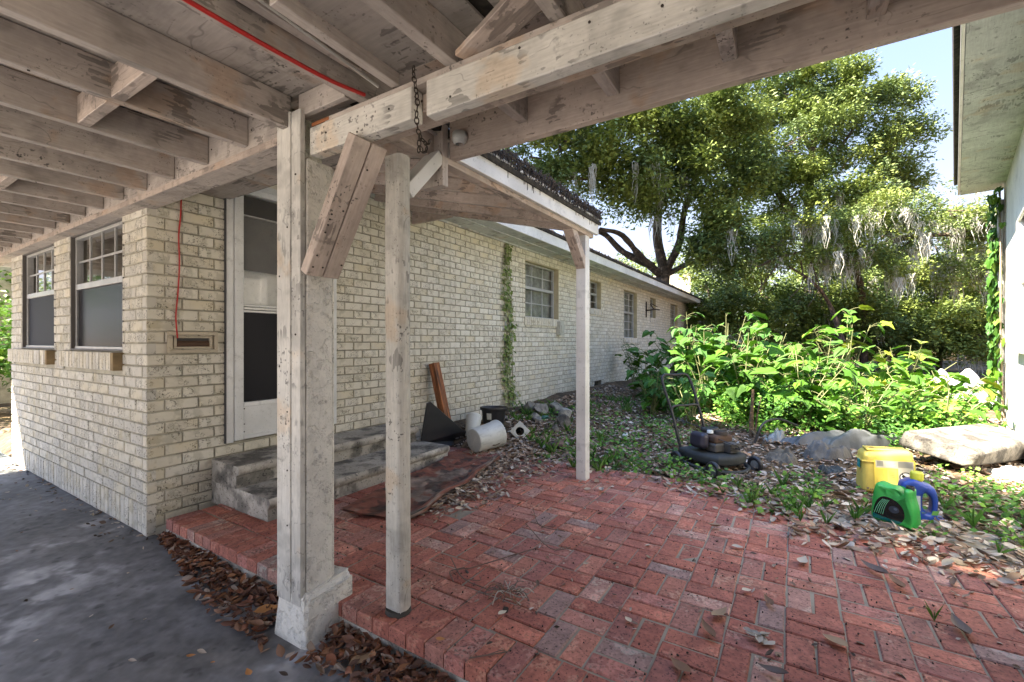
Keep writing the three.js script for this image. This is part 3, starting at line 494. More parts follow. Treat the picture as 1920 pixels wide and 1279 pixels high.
// ---------------------------------------------------------------- porch roof over the steps
rnd = mulberry(23);
{
  const c = thing('porch_roof', 'low lean-to porch roof on a round post and a slim post', 'porch');
  { // peeled log post with one flat side
    const n = 26, pos = [], idx = [], uv = [], rows = 46;
    for (let j = 0; j <= rows; j++) for (let i = 0; i <= n; i++) {
      const a = i / n * Math.PI * 2, y = 0.125 + j / rows * 1.985; let r = 0.053 + 0.004 * (wn(i % n * 3, j * 0.6, 8) - 0.5) + 0.003 * (wn(i % n * 9, j * 0.4, 2) - 0.5);
      let x = Math.cos(a) * r, z = Math.sin(a) * r; x = Math.max(x, -0.036); pos.push(0.148 + x + 0.006 * (1 - j / rows), y, 2.2 + z); uv.push(y, i / n * 0.33);
    }
    for (let j = 0; j < rows; j++) for (let i = 0; i < n; i++) { const a = j * (n + 1) + i, b = a + n + 1; idx.push(a, b, a + 1, b, b + 1, a + 1); }
    const g = new THREE.BufferGeometry(); g.setAttribute('position', new THREE.Float32BufferAttribute(pos, 3)); g.setAttribute('uv', new THREE.Float32BufferAttribute(uv, 2)); g.setIndex(idx); g.computeVertexNormals();
    const o = part(c, 'post', g, mat([0.62, 0.59, 0.52], 0.62, { map: T.paint, bumpMap: T.paintB, bumpScale: 0.004 }), 'peeled log post painted white');
    part(o, 'base_ring', new THREE.CylinderGeometry(0.0535, 0.057, 0.022, 24).translate(0.154, 0.14, 2.2), mat([0.045, 0.042, 0.036], 0.9), 'black rotted foot of the round post');
  }
  const post = part(c, 'post', slab(2.30, 2.392, 0.1, 2.235, 2.085, 2.172, 0.004), M.whitePaint, 'slim square post at the far end of the patio');
  part(post, 'brace', timber(V(2.345, 1.93, 2.128), V(2.06, 2.235, 2.128), 0.084, 0.075), M.pinkPaint);
  part(c, 'brace', timber(V(0.19, 1.965, 2.19), V(0.405, 2.20, 2.19), 0.085, 0.06), M.whitePaint);
  part(c, 'header', slab(0.13, 2.46, 2.205, 2.345, 2.115, 2.18), M.pinkPaint);
  part(c, 'header_cap', slab(0.405, 0.448, 2.06, 2.36, 2.1, 2.235), M.ceilPaint);
  part(c, 'fascia', slab(0.5, 2.5, 2.235, 2.362, 2.183, 2.212), M.whitePaint, 'stained white fascia board');
  const rise = (z) => 2.205 + 0.25 * (2.15 - z);
  for (const x of [0.42, 0.78, 1.14, 1.53, 1.92, 2.26]) part(c, 'rafter', timber(V(x, rise(0.04) + 0.058, 0.04), V(x, rise(2.11) + 0.058, 2.11), 0.045, 0.09), M.pinkPaint);
  for (let x = 0.1; x < 2.4; x += 0.8) { const xe = Math.min(2.48, x + 0.797); part(c, 'deck_sheet', timber(V((x + xe) / 2, rise(0.02) + 0.118, 0.02), V((x + xe) / 2, rise(2.2) + 0.118, 2.2), xe - x, 0.012, 0.002), M.deckPaint); }
  part(c, 'roofing', timber(V(1.31, rise(0.02) + 0.143, 0.02), V(1.31, rise(2.2) + 0.143, 2.23), 2.42, 0.03), M.shingle);
  part(c, 'drip_edge', slab(0.5, 2.51, 2.364, 2.38, 2.2, 2.222, 0.002), M.whitePaint);
  part(c, 'light_socket', new THREE.LatheGeometry([[0.0, 0], [0.034, 0.002], [0.038, 0.03], [0.03, 0.05], [0.02, 0.056]].map((p) => new THREE.Vector2(...p)), 16).rotateX(Math.PI).translate(0.43, 2.30, 2.32), M.whitePlastic);
  const bits = [];
  for (let k = 0; k < 2400; k++) { const x = 0.62 + 1.9 * rnd(), l = Math.pow(rnd(), 2.5) * 0.05 + 0.008, hang = rnd() < 0.4; bits.push(box(rr(0.002, 0.009), l, rr(0.002, 0.006)).rotateZ(hang ? rr(-0.2, 0.2) : rr(-1.4, 1.4)).rotateX(rr(-0.6, 0.6)).translate(x, hang ? 2.405 - rnd() * 0.03 - l * 0.4 : 2.40 + 0.05 * Math.pow(rnd(), 1.5), 2.225 + rr(-0.03, 0.012))); }
  stuff(part(c, 'roof_debris', bits, M.debris));
  const drips = []; for (let k = 0; k < 46; k++) { const l = Math.pow(rnd(), 2.5) * 0.07 + 0.008, w = rr(0.002, 0.006); drips.push(box(w, l, 0.002, 0.64 + 1.84 * rnd(), 2.358 - l / 2, 2.2135)); }
  stuff(part(c, 'tar_drips', drips, M.debris, 'black tar runs down the fascia'));
}

// ---------------------------------------------------------------- steps
{
  const s = thing('concrete_steps', 'two worn concrete steps below the storm door', 'steps');
  const flight = (x0, x1, y0, y1, z1, nose) => {
    const sh = new THREE.Shape(); sh.moveTo(0.012, y0); sh.lineTo(z1, y0); sh.lineTo(z1, y1 - 0.075); sh.quadraticCurveTo(z1, y1 - 0.06, z1 + nose, y1 - 0.052); sh.quadraticCurveTo(z1 + nose + 0.022, y1 - 0.02, z1 + nose, y1 - 0.002); sh.lineTo(0.012, y1); sh.closePath();
    const g = new THREE.ExtrudeGeometry(sh, { depth: x1 - x0, steps: 14, bevelEnabled: true, bevelSize: 0.006, bevelThickness: 0.006, bevelSegments: 2, curveSegments: 6 }).rotateY(-Math.PI / 2).translate(x1, 0, 0), p = g.attributes.position;
    for (let i = 0; i < p.count; i++) { const k = wn(p.getX(i) * 11, p.getZ(i) * 11 + p.getY(i) * 17, 3) - 0.5; p.setXYZ(i, p.getX(i), p.getY(i) + 0.010 * k, p.getZ(i) + 0.014 * k); }
    g.computeVertexNormals(); return toCreasedNormals(uvBox(g, rr(0, 5), rr(0, 5)), 0.6);
  };
  part(s, 'step', flight(0.40, 2.20, 0.12, 0.272, 0.745, 0.012), M.step);
  part(s, 'step', flight(0.40, 2.16, 0.2735, 0.43, 0.35, 0.03), M.step);
}

// ---------------------------------------------------------------- litter and junk by the steps
rnd = mulberry(33);
const topY = (x, z) => x < 2.66 && z > 0 ? Math.max(0.133, groundY(x, z)) : groundY(x, z);
const onG = (x, z, dy = 0) => [x, topY(x, z) + dy, z];
{ // mud-caked rug with a rolled edge
  const A = V(0.885, 0.14, 1.545), B = V(2.46, 0.14, 1.17), Cc = V(2.33, 0.145, 0.77), D = V(0.70, 0.145, 1.08), nu = 60, nv = 20, pos = [], uv = [], idx = [];
  for (let s = 0; s < 2; s++) for (let j = 0; j <= nv; j++) for (let i = 0; i <= nu; i++) {
    const u = i / nu, v = j / nv, p = A.clone().lerp(B, u).lerp(D.clone().lerp(Cc, u), v), e = Math.min(u, 1 - u, 1 - v) * 8;
    p.y += 0.012 + 0.05 * clamp(wn(u * 30, v * 12, 4) - 0.35) * clamp(e) + 0.03 * sst(0.6, 1, v) - (s ? 0.012 : 0); p.x += 0.03 * (wn(v * 16, 3 + u * 3, 7) - 0.5); p.z += 0.06 * (wn(u * 14, v * 3, 17) - 0.5);
    pos.push(p.x, p.y, p.z); uv.push(u * 1.6, v * 0.5);
  }
  const N = (nu + 1) * (nv + 1); for (let s = 0; s < 2; s++) for (let j = 0; j < nv; j++) for (let i = 0; i < nu; i++) { const a = s * N + j * (nu + 1) + i, b = a + nu + 1; idx.push(a, a + 1, b, b, a + 1, b + 1); }
  const g = new THREE.BufferGeometry(); g.setAttribute('position', new THREE.Float32BufferAttribute(pos, 3)); g.setAttribute('uv', new THREE.Float32BufferAttribute(uv, 2)); g.setIndex(idx); g.computeVertexNormals();
  const r = thing('old_rug', 'mud-stained brown rug lying in front of the concrete steps', 'rug');
  part(r, 'sheet', g, M.board);
  const roll = []; for (let i = 0; i <= 12; i++) { const u = i / 12, p = A.clone().lerp(B, u); roll.push(V(p.x, p.y + 0.024 + 0.006 * Math.sin(u * 9), p.z + 0.06 * (wn(u * 14, 0, 17) - 0.5))); }
  const rt = tube(roll, 0.024, 60, 12); const rp = part(r, 'rolled_edge', rt, M.board);
  part(rp, 'roll_end', new THREE.CircleGeometry(0.021, 16).rotateY(-1.8).translate(roll[0].x - 0.003, roll[0].y, roll[0].z), M.dark);
}
single('timber_plank', timber(V(2.785, 0.17, 0.285), V(2.75, 1.05, 0.075), 0.09, 0.10, 0.006), M.wood, 'rough brown timber offcut leaning against the brick wall', 'plank');
{
  const sh = new THREE.Shape([[0, 0.52], [0.03, 0.53], [0.62, 0.13], [0.86, 0.06], [0.9, -0.02], [0.3, 0.0], [0.02, 0.1]].map((p) => new THREE.Vector2(...p)));
  const g = new THREE.ExtrudeGeometry(sh, { depth: 0.012, bevelEnabled: true, bevelSize: 0.004, bevelThickness: 0.004, bevelSegments: 1, steps: 1 });
  const p = g.attributes.position; for (let i = 0; i < p.count; i++) p.setZ(i, p.getZ(i) + 0.12 * Math.sin(p.getX(i) * 3) + 0.25 * p.getY(i));
  g.computeVertexNormals();
  const o = single('plastic_sheet', uvBox(g), M.blackSheet, 'bent black plastic panel leaning on the end of the concrete steps', 'plastic sheet');
  o.position.set(2.17, 0.155, 0.36); o.rotation.y = 0.06;
}
const lathe = (pts, n = 32) => new THREE.LatheGeometry(pts.map((p) => new THREE.Vector2(...p)), n);
{
  const t = thing('plant_pot', 'black plastic nursery pot with a torn pale label beside the wall', 'pot', onG(3.37, 0.50, -0.01), 0.35);
  t.rotation.z = -0.06;
  part(t, 'body', lathe([[0.001, 0.01], [0.115, 0.01], [0.12, 0.0], [0.152, 0.215], [0.172, 0.22], [0.174, 0.255], [0.166, 0.258], [0.145, 0.2], [0.11, 0.02], [0.001, 0.02]], 40), M.blackPlastic);
  const lab = new THREE.CylinderGeometry(0.1505, 0.1405, 0.075, 10, 1, true, -1.95, 0.42).translate(0, 0.15, 0); part(t, 'label', lab, M.whitePlastic, 'torn pale square label');
  part(t, 'soil', new THREE.CircleGeometry(0.14, 24).rotateX(-Math.PI / 2).translate(0, 0.19, 0), M.soil);
}
{
  const t = thing('white_bucket', 'white plastic bucket lying on its side beside the rug', 'bucket', [2.70, 0.28, 0.86], -0.28);
  const g = lathe([[0.001, -0.17], [0.118, -0.17], [0.128, -0.16], [0.134, 0.0], [0.142, 0.135], [0.15, 0.14], [0.15, 0.165], [0.141, 0.168], [0.135, 0.13], [0.124, -0.15], [0.001, -0.155]], 44).rotateZ(-Math.PI / 2);
  t.rotation.z = 0.10;
  part(t, 'body', g, M.whitePlastic);
  const st = new THREE.CylinderGeometry(0.1385, 0.1365, 0.11, 14, 6, true, 0.50, 0.10).rotateZ(-Math.PI / 2).translate(0.045, 0, 0), sp = st.attributes.position;
  for (let i = 0; i < sp.count; i++) { sp.setX(i, sp.getX(i) + 0.02 * (wn(i * 7, 3) - 0.5)); sp.setY(i, sp.getY(i) + 0.02 * (wn(sp.getX(i) * 40, 9) - 0.5)); }
  part(t, 'stain', st, M.rust, 'brown stain on the bucket');
  part(t, 'inside_litter', new THREE.CircleGeometry(0.12, 20).rotateY(Math.PI / 2).translate(0.06, -0.01, 0), M.soil);
}
{
  const t = thing('white_container', 'small white plastic tub tipped over behind the bucket', 'tub', [2.98, 0.30, 0.47], 0.5); t.rotation.z = -0.75;
  part(t, 'body', lathe([[0.001, -0.13], [0.075, -0.13], [0.092, 0.12], [0.098, 0.125], [0.098, 0.14], [0.088, 0.14], [0.07, -0.12], [0.001, -0.12]], 32), M.whitePlastic);
}
{
  const t = thing('duct_flange', 'square white duct flange with a round hole and crumpled foil hose', 'duct', [3.22, 0.265, 0.97], -0.95); t.rotation.x = -0.35; t.rotation.z = 0.5;
  const sh = new THREE.Shape([[-0.08, -0.08], [0.08, -0.08], [0.08, 0.08], [-0.08, 0.08]].map((p) => new THREE.Vector2(...p))); const h = new THREE.Path(); h.absarc(0, 0, 0.052, 0, 7, true); sh.holes.push(h);
  part(t, 'plate', new THREE.ExtrudeGeometry(sh, { depth: 0.02, bevelEnabled: true, bevelSize: 0.004, bevelThickness: 0.004, curveSegments: 20 }), M.whitePlastic);
  const hose = []; for (let i = 0; i <= 16; i++) hose.push([0.052 + (i % 2) * 0.012, -i * 0.013]); part(t, 'hose', lathe(hose, 22).rotateX(Math.PI / 2), mat([0.42, 0.43, 0.45], 0.4, { metalness: 0.7, map: T.grime }));
  part(t, 'hose_end', new THREE.CircleGeometry(0.06, 20).translate(0, 0, -0.2), M.dark);
}
function rock(r, seed, sq = [1, 0.7, 0.9]) {
  let g = mergeVertices(new THREE.IcosahedronGeometry(1, 2).deleteAttribute('normal').deleteAttribute('uv')); const p = g.attributes.position, v = V();
  const cuts = []; const R = mulberry(seed); for (let i = 0; i < 9; i++) cuts.push([V(R() - 0.5, R() - 0.5, R() - 0.5).normalize(), 0.45 + 0.35 * R()]);
  for (let i = 0; i < p.count; i++) { v.fromBufferAttribute(p, i); for (const [n, d] of cuts) { const k = v.dot(n) - d; if (k > 0) v.addScaledVector(n, -k); } const k = 1 + 0.14 * (wn(v.x * 5 + seed, v.y * 5 + v.z * 7, 3) - 0.5); p.setXYZ(i, v.x * k * r * sq[0], v.y * k * r * sq[1], v.z * k * r * sq[2]); }
  g.computeVertexNormals(); return toCreasedNormals(uvBox(g, seed * 0.37, seed * 0.11), 0.35);
}
const rockAt = [
  [4.30, 0.62, 0.17, 'large grey rock at the top of the rubble heap by the wall'], [4.55, 0.92, 0.16, 'pale angular rock at the outer side of the rubble heap'], [4.05, 0.72, 0.11, 'mossy grey rock low in the rubble heap behind the duct'], [4.20, 1.05, 0.12, 'flat-faced rock at the foot of the rubble heap'],
  [4.75, 0.68, 0.15, 'rounded rock on the far side of the rubble heap'], [4.48, 0.40, 0.14, 'dark rock wedged between the heap and the wall'], [3.85, 1.12, 0.085, 'small brown rock between the duct and the slim post'], [4.62, 1.18, 0.10, 'light grey chunk beside the slim porch post']];
rockAt.forEach(([x, z, r, label], i) => { const o = single('rock', rock(r, 11 + i * 5), i % 3 === 1 ? mat([0.42, 0.41, 0.37], 0.95, { map: T.step }) : M.stone, label, 'rock', 'rubble heap by the wall'); o.position.set(x, groundY(x, z) + r * (i < 1 ? 0.75 : 0.45), z); o.rotation.set(i, i * 2.1, i * 0.7); });
single('stone_block', rock(0.15, 77, [1.0, 0.42, 0.65]), M.redStone, 'reddish broken stone block lying in front of the rubble heap', 'stone').position.set(3.22, groundY(3.22, 1.43) + 0.04, 1.43);
single('white_stone', rock(0.055, 41), mat([0.60, 0.60, 0.58], 0.8), 'small white stone among the weeds beyond the slim post', 'stone').position.set(4.2, groundY(4.2, 1.9) + 0.03, 1.9);
single('green_scrap', rock(0.09, 52, [1, 0.3, 0.8]), mat([0.03, 0.12, 0.09], 0.5), 'crumpled dark green plastic scrap on the rubble heap', 'scrap').position.set(3.98, groundY(3.98, 0.9) + 0.12, 0.9);

// ---------------------------------------------------------------- lawn mower
{
  const m = thing('lawn_mower', 'rusted old push mower with a bare black handle in the weeds', 'lawn mower', onG(3.45, 3.02, -0.03), -0.62);
  m.scale.setScalar(0.9);
  const deckM = mat([0.028, 0.034, 0.036], 0.75, { map: T.grime }), eng = mat([0.085, 0.05, 0.034], 0.85, { map: T.grime }), alloy = mat([0.12, 0.115, 0.11], 0.7, { map: T.grime, metalness: 0.4 });
  const sh = new THREE.Shape(); sh.moveTo(-0.19, -0.25); sh.lineTo(0.19, -0.25); sh.quadraticCurveTo(0.25, 0.05, 0.16, 0.19); sh.quadraticCurveTo(0.0, 0.27, -0.16, 0.19); sh.quadraticCurveTo(-0.25, 0.05, -0.19, -0.25);
  const dk = part(m, 'deck', uvBox(new THREE.ExtrudeGeometry(sh, { depth: 0.03, bevelEnabled: true, bevelSize: 0.045, bevelThickness: 0.04, bevelSegments: 5, curveSegments: 12 }).rotateX(Math.PI / 2).translate(0, 0.165, 0)), deckM);
  part(dk, 'lip', tube([[-0.27, 0.07, -0.2], [-0.29, 0.065, 0.05], [-0.2, 0.06, 0.25], [0, 0.055, 0.33], [0.2, 0.06, 0.25], [0.29, 0.065, 0.05], [0.27, 0.07, -0.2]], 0.02, 40), deckM);
  for (const [x, z] of [[-0.31, -0.24], [0.31, -0.24], [-0.29, 0.25], [0.29, 0.25]]) { const w = part(m, 'wheel', new THREE.TorusGeometry(0.066, 0.024, 10, 28).rotateY(Math.PI / 2).translate(x, 0.085, z), M.blackPlastic); part(w, 'rim', lathe([[0.001, -0.016], [0.03, -0.018], [0.056, -0.01], [0.056, 0.01], [0.03, 0.018], [0.001, 0.016]], 20).rotateZ(Math.PI / 2).translate(x, 0.085, z), mat([0.2, 0.2, 0.19], 0.7, { map: T.grime })); }
  const e = part(m, 'engine', [uvBox(rbox(0.24, 0.09, 0.26, 0.02).translate(0.0, 0.255, -0.01)), uvBox(rbox(0.12, 0.1, 0.13, 0.015).translate(0.06, 0.26, 0.13))], alloy);
  for (let i = 0; i < 6; i++) part(e, 'cooling_fin', rbox(0.125, 0.004, 0.15, 0.001, 1).translate(0.06, 0.225 + i * 0.016, 0.14), alloy);
  part(m, 'engine_cover', uvBox(rbox(0.25, 0.085, 0.25, 0.03, 3).translate(0.02, 0.34, -0.02)), eng, 'rust brown engine cover');
  part(m, 'fuel_tank', uvBox(rbox(0.11, 0.17, 0.21, 0.05, 4).rotateZ(-0.12).translate(-0.17, 0.32, -0.05)), mat([0.022, 0.02, 0.034], 0.4));
  part(m, 'air_filter', uvBox(rbox(0.17, 0.05, 0.12, 0.022, 3).rotateZ(0.08).translate(0.03, 0.405, -0.1)), M.blackPlastic);
  part(m, 'filler_cap', lathe([[0.001, 0.03], [0.03, 0.028], [0.034, 0.0]], 16).translate(-0.07, 0.395, 0.0), M.whitePlastic);
  part(m, 'pull_starter', lathe([[0.001, 0.02], [0.05, 0.02], [0.062, 0.012], [0.066, -0.02]], 24).translate(0.03, 0.40, 0.05), M.iron);
  part(m, 'spark_plug', [new THREE.CylinderGeometry(0.008, 0.008, 0.05, 10).rotateX(Math.PI / 2).translate(0.06, 0.265, 0.235), tube([[0.06, 0.265, 0.26], [0.02, 0.30, 0.27], [-0.04, 0.33, 0.2], [-0.06, 0.35, 0.1]], 0.005, 20, 6)], M.blackPlastic);
  part(m, 'muffler', uvBox(rbox(0.1, 0.06, 0.06, 0.015).translate(0.16, 0.27, 0.06)), M.iron);
  const hx = 0.205, hb = [0.14, -0.27], hm = [0.56, -0.42], ht = [0.965, -0.60];
  part(m, 'handle', tube([[-hx, hb[0], hb[1]], [-hx, hm[0], hm[1]], [-hx, ht[0] - 0.05, ht[1] + 0.02], [-hx + 0.035, ht[0], ht[1]], [0, ht[0] + 0.002, ht[1]], [hx - 0.035, ht[0], ht[1]], [hx, ht[0] - 0.05, ht[1] + 0.02], [hx, hm[0], hm[1]], [hx, hb[0], hb[1]]], 0.0165, 120, 9), mat([0.012, 0.012, 0.013], 0.5, { map: T.grime }));
  part(m, 'crossbar', tube([[-hx, hm[0] + 0.02, hm[1] - 0.012], [-hx + 0.03, hm[0] + 0.062, hm[1] - 0.01], [0, hm[0] + 0.066, hm[1] - 0.01], [hx - 0.03, hm[0] + 0.062, hm[1] - 0.01], [hx, hm[0] + 0.02, hm[1] - 0.012]], 0.0135, 50), mat([0.015, 0.015, 0.015], 0.5));
  part(m, 'throttle_cable', tube([[-hx - 0.012, ht[0] - 0.28, ht[1] + 0.12], [-hx + 0.02, 0.55, -0.5], [-0.1, 0.46, -0.3], [-0.02, 0.42, -0.12]], 0.005, 40), M.blackPlastic);
}

// ---------------------------------------------------------------- plastic jugs
function canvasTex(w, h, draw) { const c = document.createElement('canvas'); c.width = w; c.height = h; draw(c.getContext('2d'), w, h); const t = new THREE.CanvasTexture(c); t.colorSpace = THREE.SRGBColorSpace; return t; }
{
  const j = thing('yellow_jug', 'big faded yellow litter jug with a grey printed label', 'jug', onG(3.36, 4.28, 0.0), -1.42);
  j.rotation.z = 0.03;
  j.scale.setScalar(0.94);
  const yel = phys([0.74, 0.58, 0.13], 0.5, { map: T.grime, bumpMap: T.paintB, bumpScale: 0.001 });
  const g = rbox(0.365, 0.355, 0.23, 0.035, 5).translate(0, 0.178, 0), p = g.attributes.position;
  for (let i = 0; i < p.count; i++) { const y = p.getY(i), t = y / 0.355, w = 1.0 - 0.10 * sst(0.72, 1.0, t) + 0.02 * Math.sin(t * 6); p.setXYZ(i, p.getX(i) * w, y + (t > 0.8 ? 0.012 * Math.sin(p.getX(i) * 9) : 0), p.getZ(i) * w * (0.92 + 0.08 * sst(0, 0.2, t))); }
  g.computeVertexNormals(); part(j, 'body', uvBox(g), yel);
  part(j, 'grip_rim', [slab(-0.135, 0.135, 0.352, 0.366, -0.07, -0.045), slab(-0.135, 0.135, 0.352, 0.366, 0.045, 0.07), slab(-0.135, -0.11, 0.352, 0.366, -0.045, 0.045), slab(0.11, 0.135, 0.352, 0.366, -0.045, 0.045)], yel);
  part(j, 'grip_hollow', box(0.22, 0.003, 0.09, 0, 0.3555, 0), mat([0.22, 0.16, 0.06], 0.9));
  const lab = canvasTex(512, 512, (c, w, h) => {
    c.fillStyle = '#e6cc55'; c.fillRect(0, 0, w, h); c.fillStyle = '#b9b3a0'; c.fillRect(20, 14, 472, 120); c.fillRect(300, 130, 190, 330);
    c.fillStyle = '#8d8a80'; c.fillRect(34, 26, 84, 84); c.fillRect(300, 22, 180, 96); c.fillStyle = '#d8d0b8'; for (let i = 0; i < 6; i++) c.fillRect(150, 34 + i * 15, 120 - (i % 3) * 14, 6);
    c.fillStyle = '#a99a4c'; for (let i = 0; i < 20; i++) c.fillRect(26, 160 + i * 15, 120 - (i * 37 % 40), 5); c.fillStyle = '#e9d667'; c.fillRect(165, 150, 120, 300); c.fillStyle = '#a39a58'; for (let i = 0; i < 9; i++) c.fillRect(185, 190 + i * 28, 80 - (i * 23 % 30), 9);
    c.strokeStyle = '#191919'; c.lineWidth = 15; c.fillStyle = '#e8e6dc'; c.beginPath(); c.arc(395, 270, 76, 0, 7); c.fill(); c.stroke();
    c.fillStyle = '#161616'; c.beginPath(); c.ellipse(398, 280, 40, 26, 0.3, 0, 7); c.fill(); c.beginPath(); c.arc(360, 258, 18, 0, 7); c.fill(); c.beginPath(); c.moveTo(342, 215); c.lineTo(452, 328); c.stroke();
    c.fillStyle = '#a5a08e'; for (let i = 0; i < 6; i++) c.fillRect(312, 372 + i * 14, 150 - (i * 31 % 50), 6);
  });
  part(j, 'label', new THREE.PlaneGeometry(0.27, 0.26, 1, 1).translate(0.03, 0.165, 0.1195), mat([0.9, 0.9, 0.9], 0.5, { map: lab }), 'grey and yellow printed label with a black crossed circle');
  part(j, 'mould_seam', [slab(-0.1835, 0.1835, 0.268, 0.272, -0.112, 0.1165, 0.002)], yel);
  part(j, 'mud_splash', (() => { const gs = []; for (let k = 0; k < 60; k++) { const x = rr(-0.17, 0.17), y = 0.02 + 0.09 * Math.pow(rnd(), 2.2); gs.push(new THREE.SphereGeometry(rr(0.002, 0.007), 6, 4).scale(1, rr(0.6, 1.6), 0.2).translate(x, y, 0.1095 + 0.004 * sst(0, 0.06, y))); } return gs; })(), mat([0.16, 0.12, 0.085], 0.95));
  part(j, 'lid_latch', rbox(0.012, 0.07, 0.05, 0.004).translate(-0.185, 0.235, 0.02), mat([0.01, 0.22, 0.24], 0.4));
}
const spout = (x, y, r, h) => lathe([[r * 0.82, 0], [r, 0.004], [r, h], [r * 0.8, h + 0.002], [r * 0.78, h - 0.02]], 24).translate(x, y, 0);
function jugBody(outline, hole, thick) {
  const sh = new THREE.Shape(); sh.moveTo(...outline[0]); sh.splineThru(outline.slice(1).map((p) => new THREE.Vector2(...p)));
  if (hole) { const h = new THREE.Path(); h.moveTo(...hole[0]); h.splineThru(hole.slice(1).map((p) => new THREE.Vector2(...p))); sh.holes.push(h); }
  const g = new THREE.ExtrudeGeometry(sh, { depth: thick - 0.05, bevelEnabled: true, bevelSize: 0.022, bevelOffset: -0.022, bevelThickness: 0.025, bevelSegments: 6, curveSegments: 10, steps: 1 }).translate(0, 0, -(thick - 0.05) / 2);
  return toCreasedNormals(g, 0.9);
}
{
  const j = thing('green_bottle', 'bright green laundry bottle without a cap in front of the yellow jug', 'bottle', onG(2.52, 4.22, 0.005), -1.30 - 0.72);
  const grn = phys([0.03, 0.38, 0.07], 0.4, { map: T.grime, bumpMap: T.paintB, bumpScale: 0.0008 });
  part(j, 'body', uvBox(jugBody([[-0.095, 0.0], [0.09, 0.0], [0.112, 0.02], [0.108, 0.11], [0.092, 0.185], [0.088, 0.235], [0.055, 0.238], [0.045, 0.20], [0.015, 0.232], [-0.03, 0.238], [-0.085, 0.245], [-0.105, 0.19], [-0.118, 0.06], [-0.112, 0.015], [-0.095, 0.0]], [[0.028, 0.198], [0.012, 0.210], [-0.012, 0.206], [-0.006, 0.19], [0.018, 0.182], [0.028, 0.198]], 0.115)), grn);
  const lab = new THREE.Shape(); lab.moveTo(-0.105, 0.02); lab.lineTo(0.03, 0.015); lab.bezierCurveTo(0.09, 0.06, 0.06, 0.165, -0.03, 0.172); lab.bezierCurveTo(-0.07, 0.175, -0.1, 0.13, -0.105, 0.02);
  const lt = canvasTex(256, 256, (c, w, h) => { c.fillStyle = '#0b0d10'; c.fillRect(0, 0, w, h); c.fillStyle = '#0f5a55'; c.beginPath(); c.moveTo(0, 190); c.quadraticCurveTo(120, 235, 256, 215); c.lineTo(256, 256); c.lineTo(0, 256); c.fill(); c.strokeStyle = '#7fd7a0'; c.lineWidth = 3; for (let i = 0; i < 5; i++) { c.beginPath(); c.moveTo(20 + i * 14, 190); c.quadraticCurveTo(40 + i * 12, 90, 80 + i * 10, 40); c.stroke(); } c.fillStyle = '#2c3440'; c.beginPath(); c.arc(150, 120, 34, 0, 7); c.fill(); c.fillStyle = '#4d5866'; c.beginPath(); c.arc(160, 112, 12, 0, 7); c.fill(); });
  const lg = new THREE.ShapeGeometry(lab, 16), lu = lg.attributes.uv, lp = lg.attributes.position; for (let i = 0; i < lp.count; i++) lu.setXY(i, (lp.getX(i) + 0.11) / 0.2, (lp.getY(i) - 0.01) / 0.17);
  part(j, 'label', lg.translate(0, 0, 0.0585), mat([1, 1, 1], 0.25, { map: lt }), 'glossy black label with green arcs');
  part(j, 'spout', spout(0.072, 0.228, 0.021, 0.028), M.blackPlastic);
}
{
  const j = thing('blue_bottle', 'dark blue laundry bottle with a yellow cap behind the green one', 'bottle', onG(2.82, 4.385, 0.005), -1.30 - 0.25);
  const blu = phys([0.02, 0.07, 0.40], 0.4, { map: T.grime, bumpMap: T.paintB, bumpScale: 0.0008 });
  part(j, 'body', uvBox(jugBody([[-0.115, 0.0], [0.105, 0.0], [0.125, 0.015], [0.12, 0.03], [0.085, 0.045], [0.088, 0.15], [0.07, 0.225], [0.02, 0.25], [-0.03, 0.27], [-0.075, 0.255], [-0.105, 0.215], [-0.12, 0.05], [-0.125, 0.015], [-0.115, 0.0]], [[0.028, 0.06], [0.052, 0.065], [0.055, 0.14], [0.03, 0.185], [0.012, 0.175], [0.008, 0.10], [0.028, 0.06]], 0.12)), blu);
  part(j, 'label', new THREE.PlaneGeometry(0.10, 0.10).translate(-0.055, 0.12, 0.0608), mat([0.55, 0.60, 0.66], 0.5, { map: T.grime }), 'faded pale blue label');
  part(j, 'cap', uvBox(lathe([[0.001, 0.05], [0.03, 0.05], [0.036, 0.042], [0.037, 0.0], [0.032, -0.004], [0.030, -0.01]], 28).translate(-0.012, 0.268, 0)), phys([0.55, 0.55, 0.05], 0.35));
}

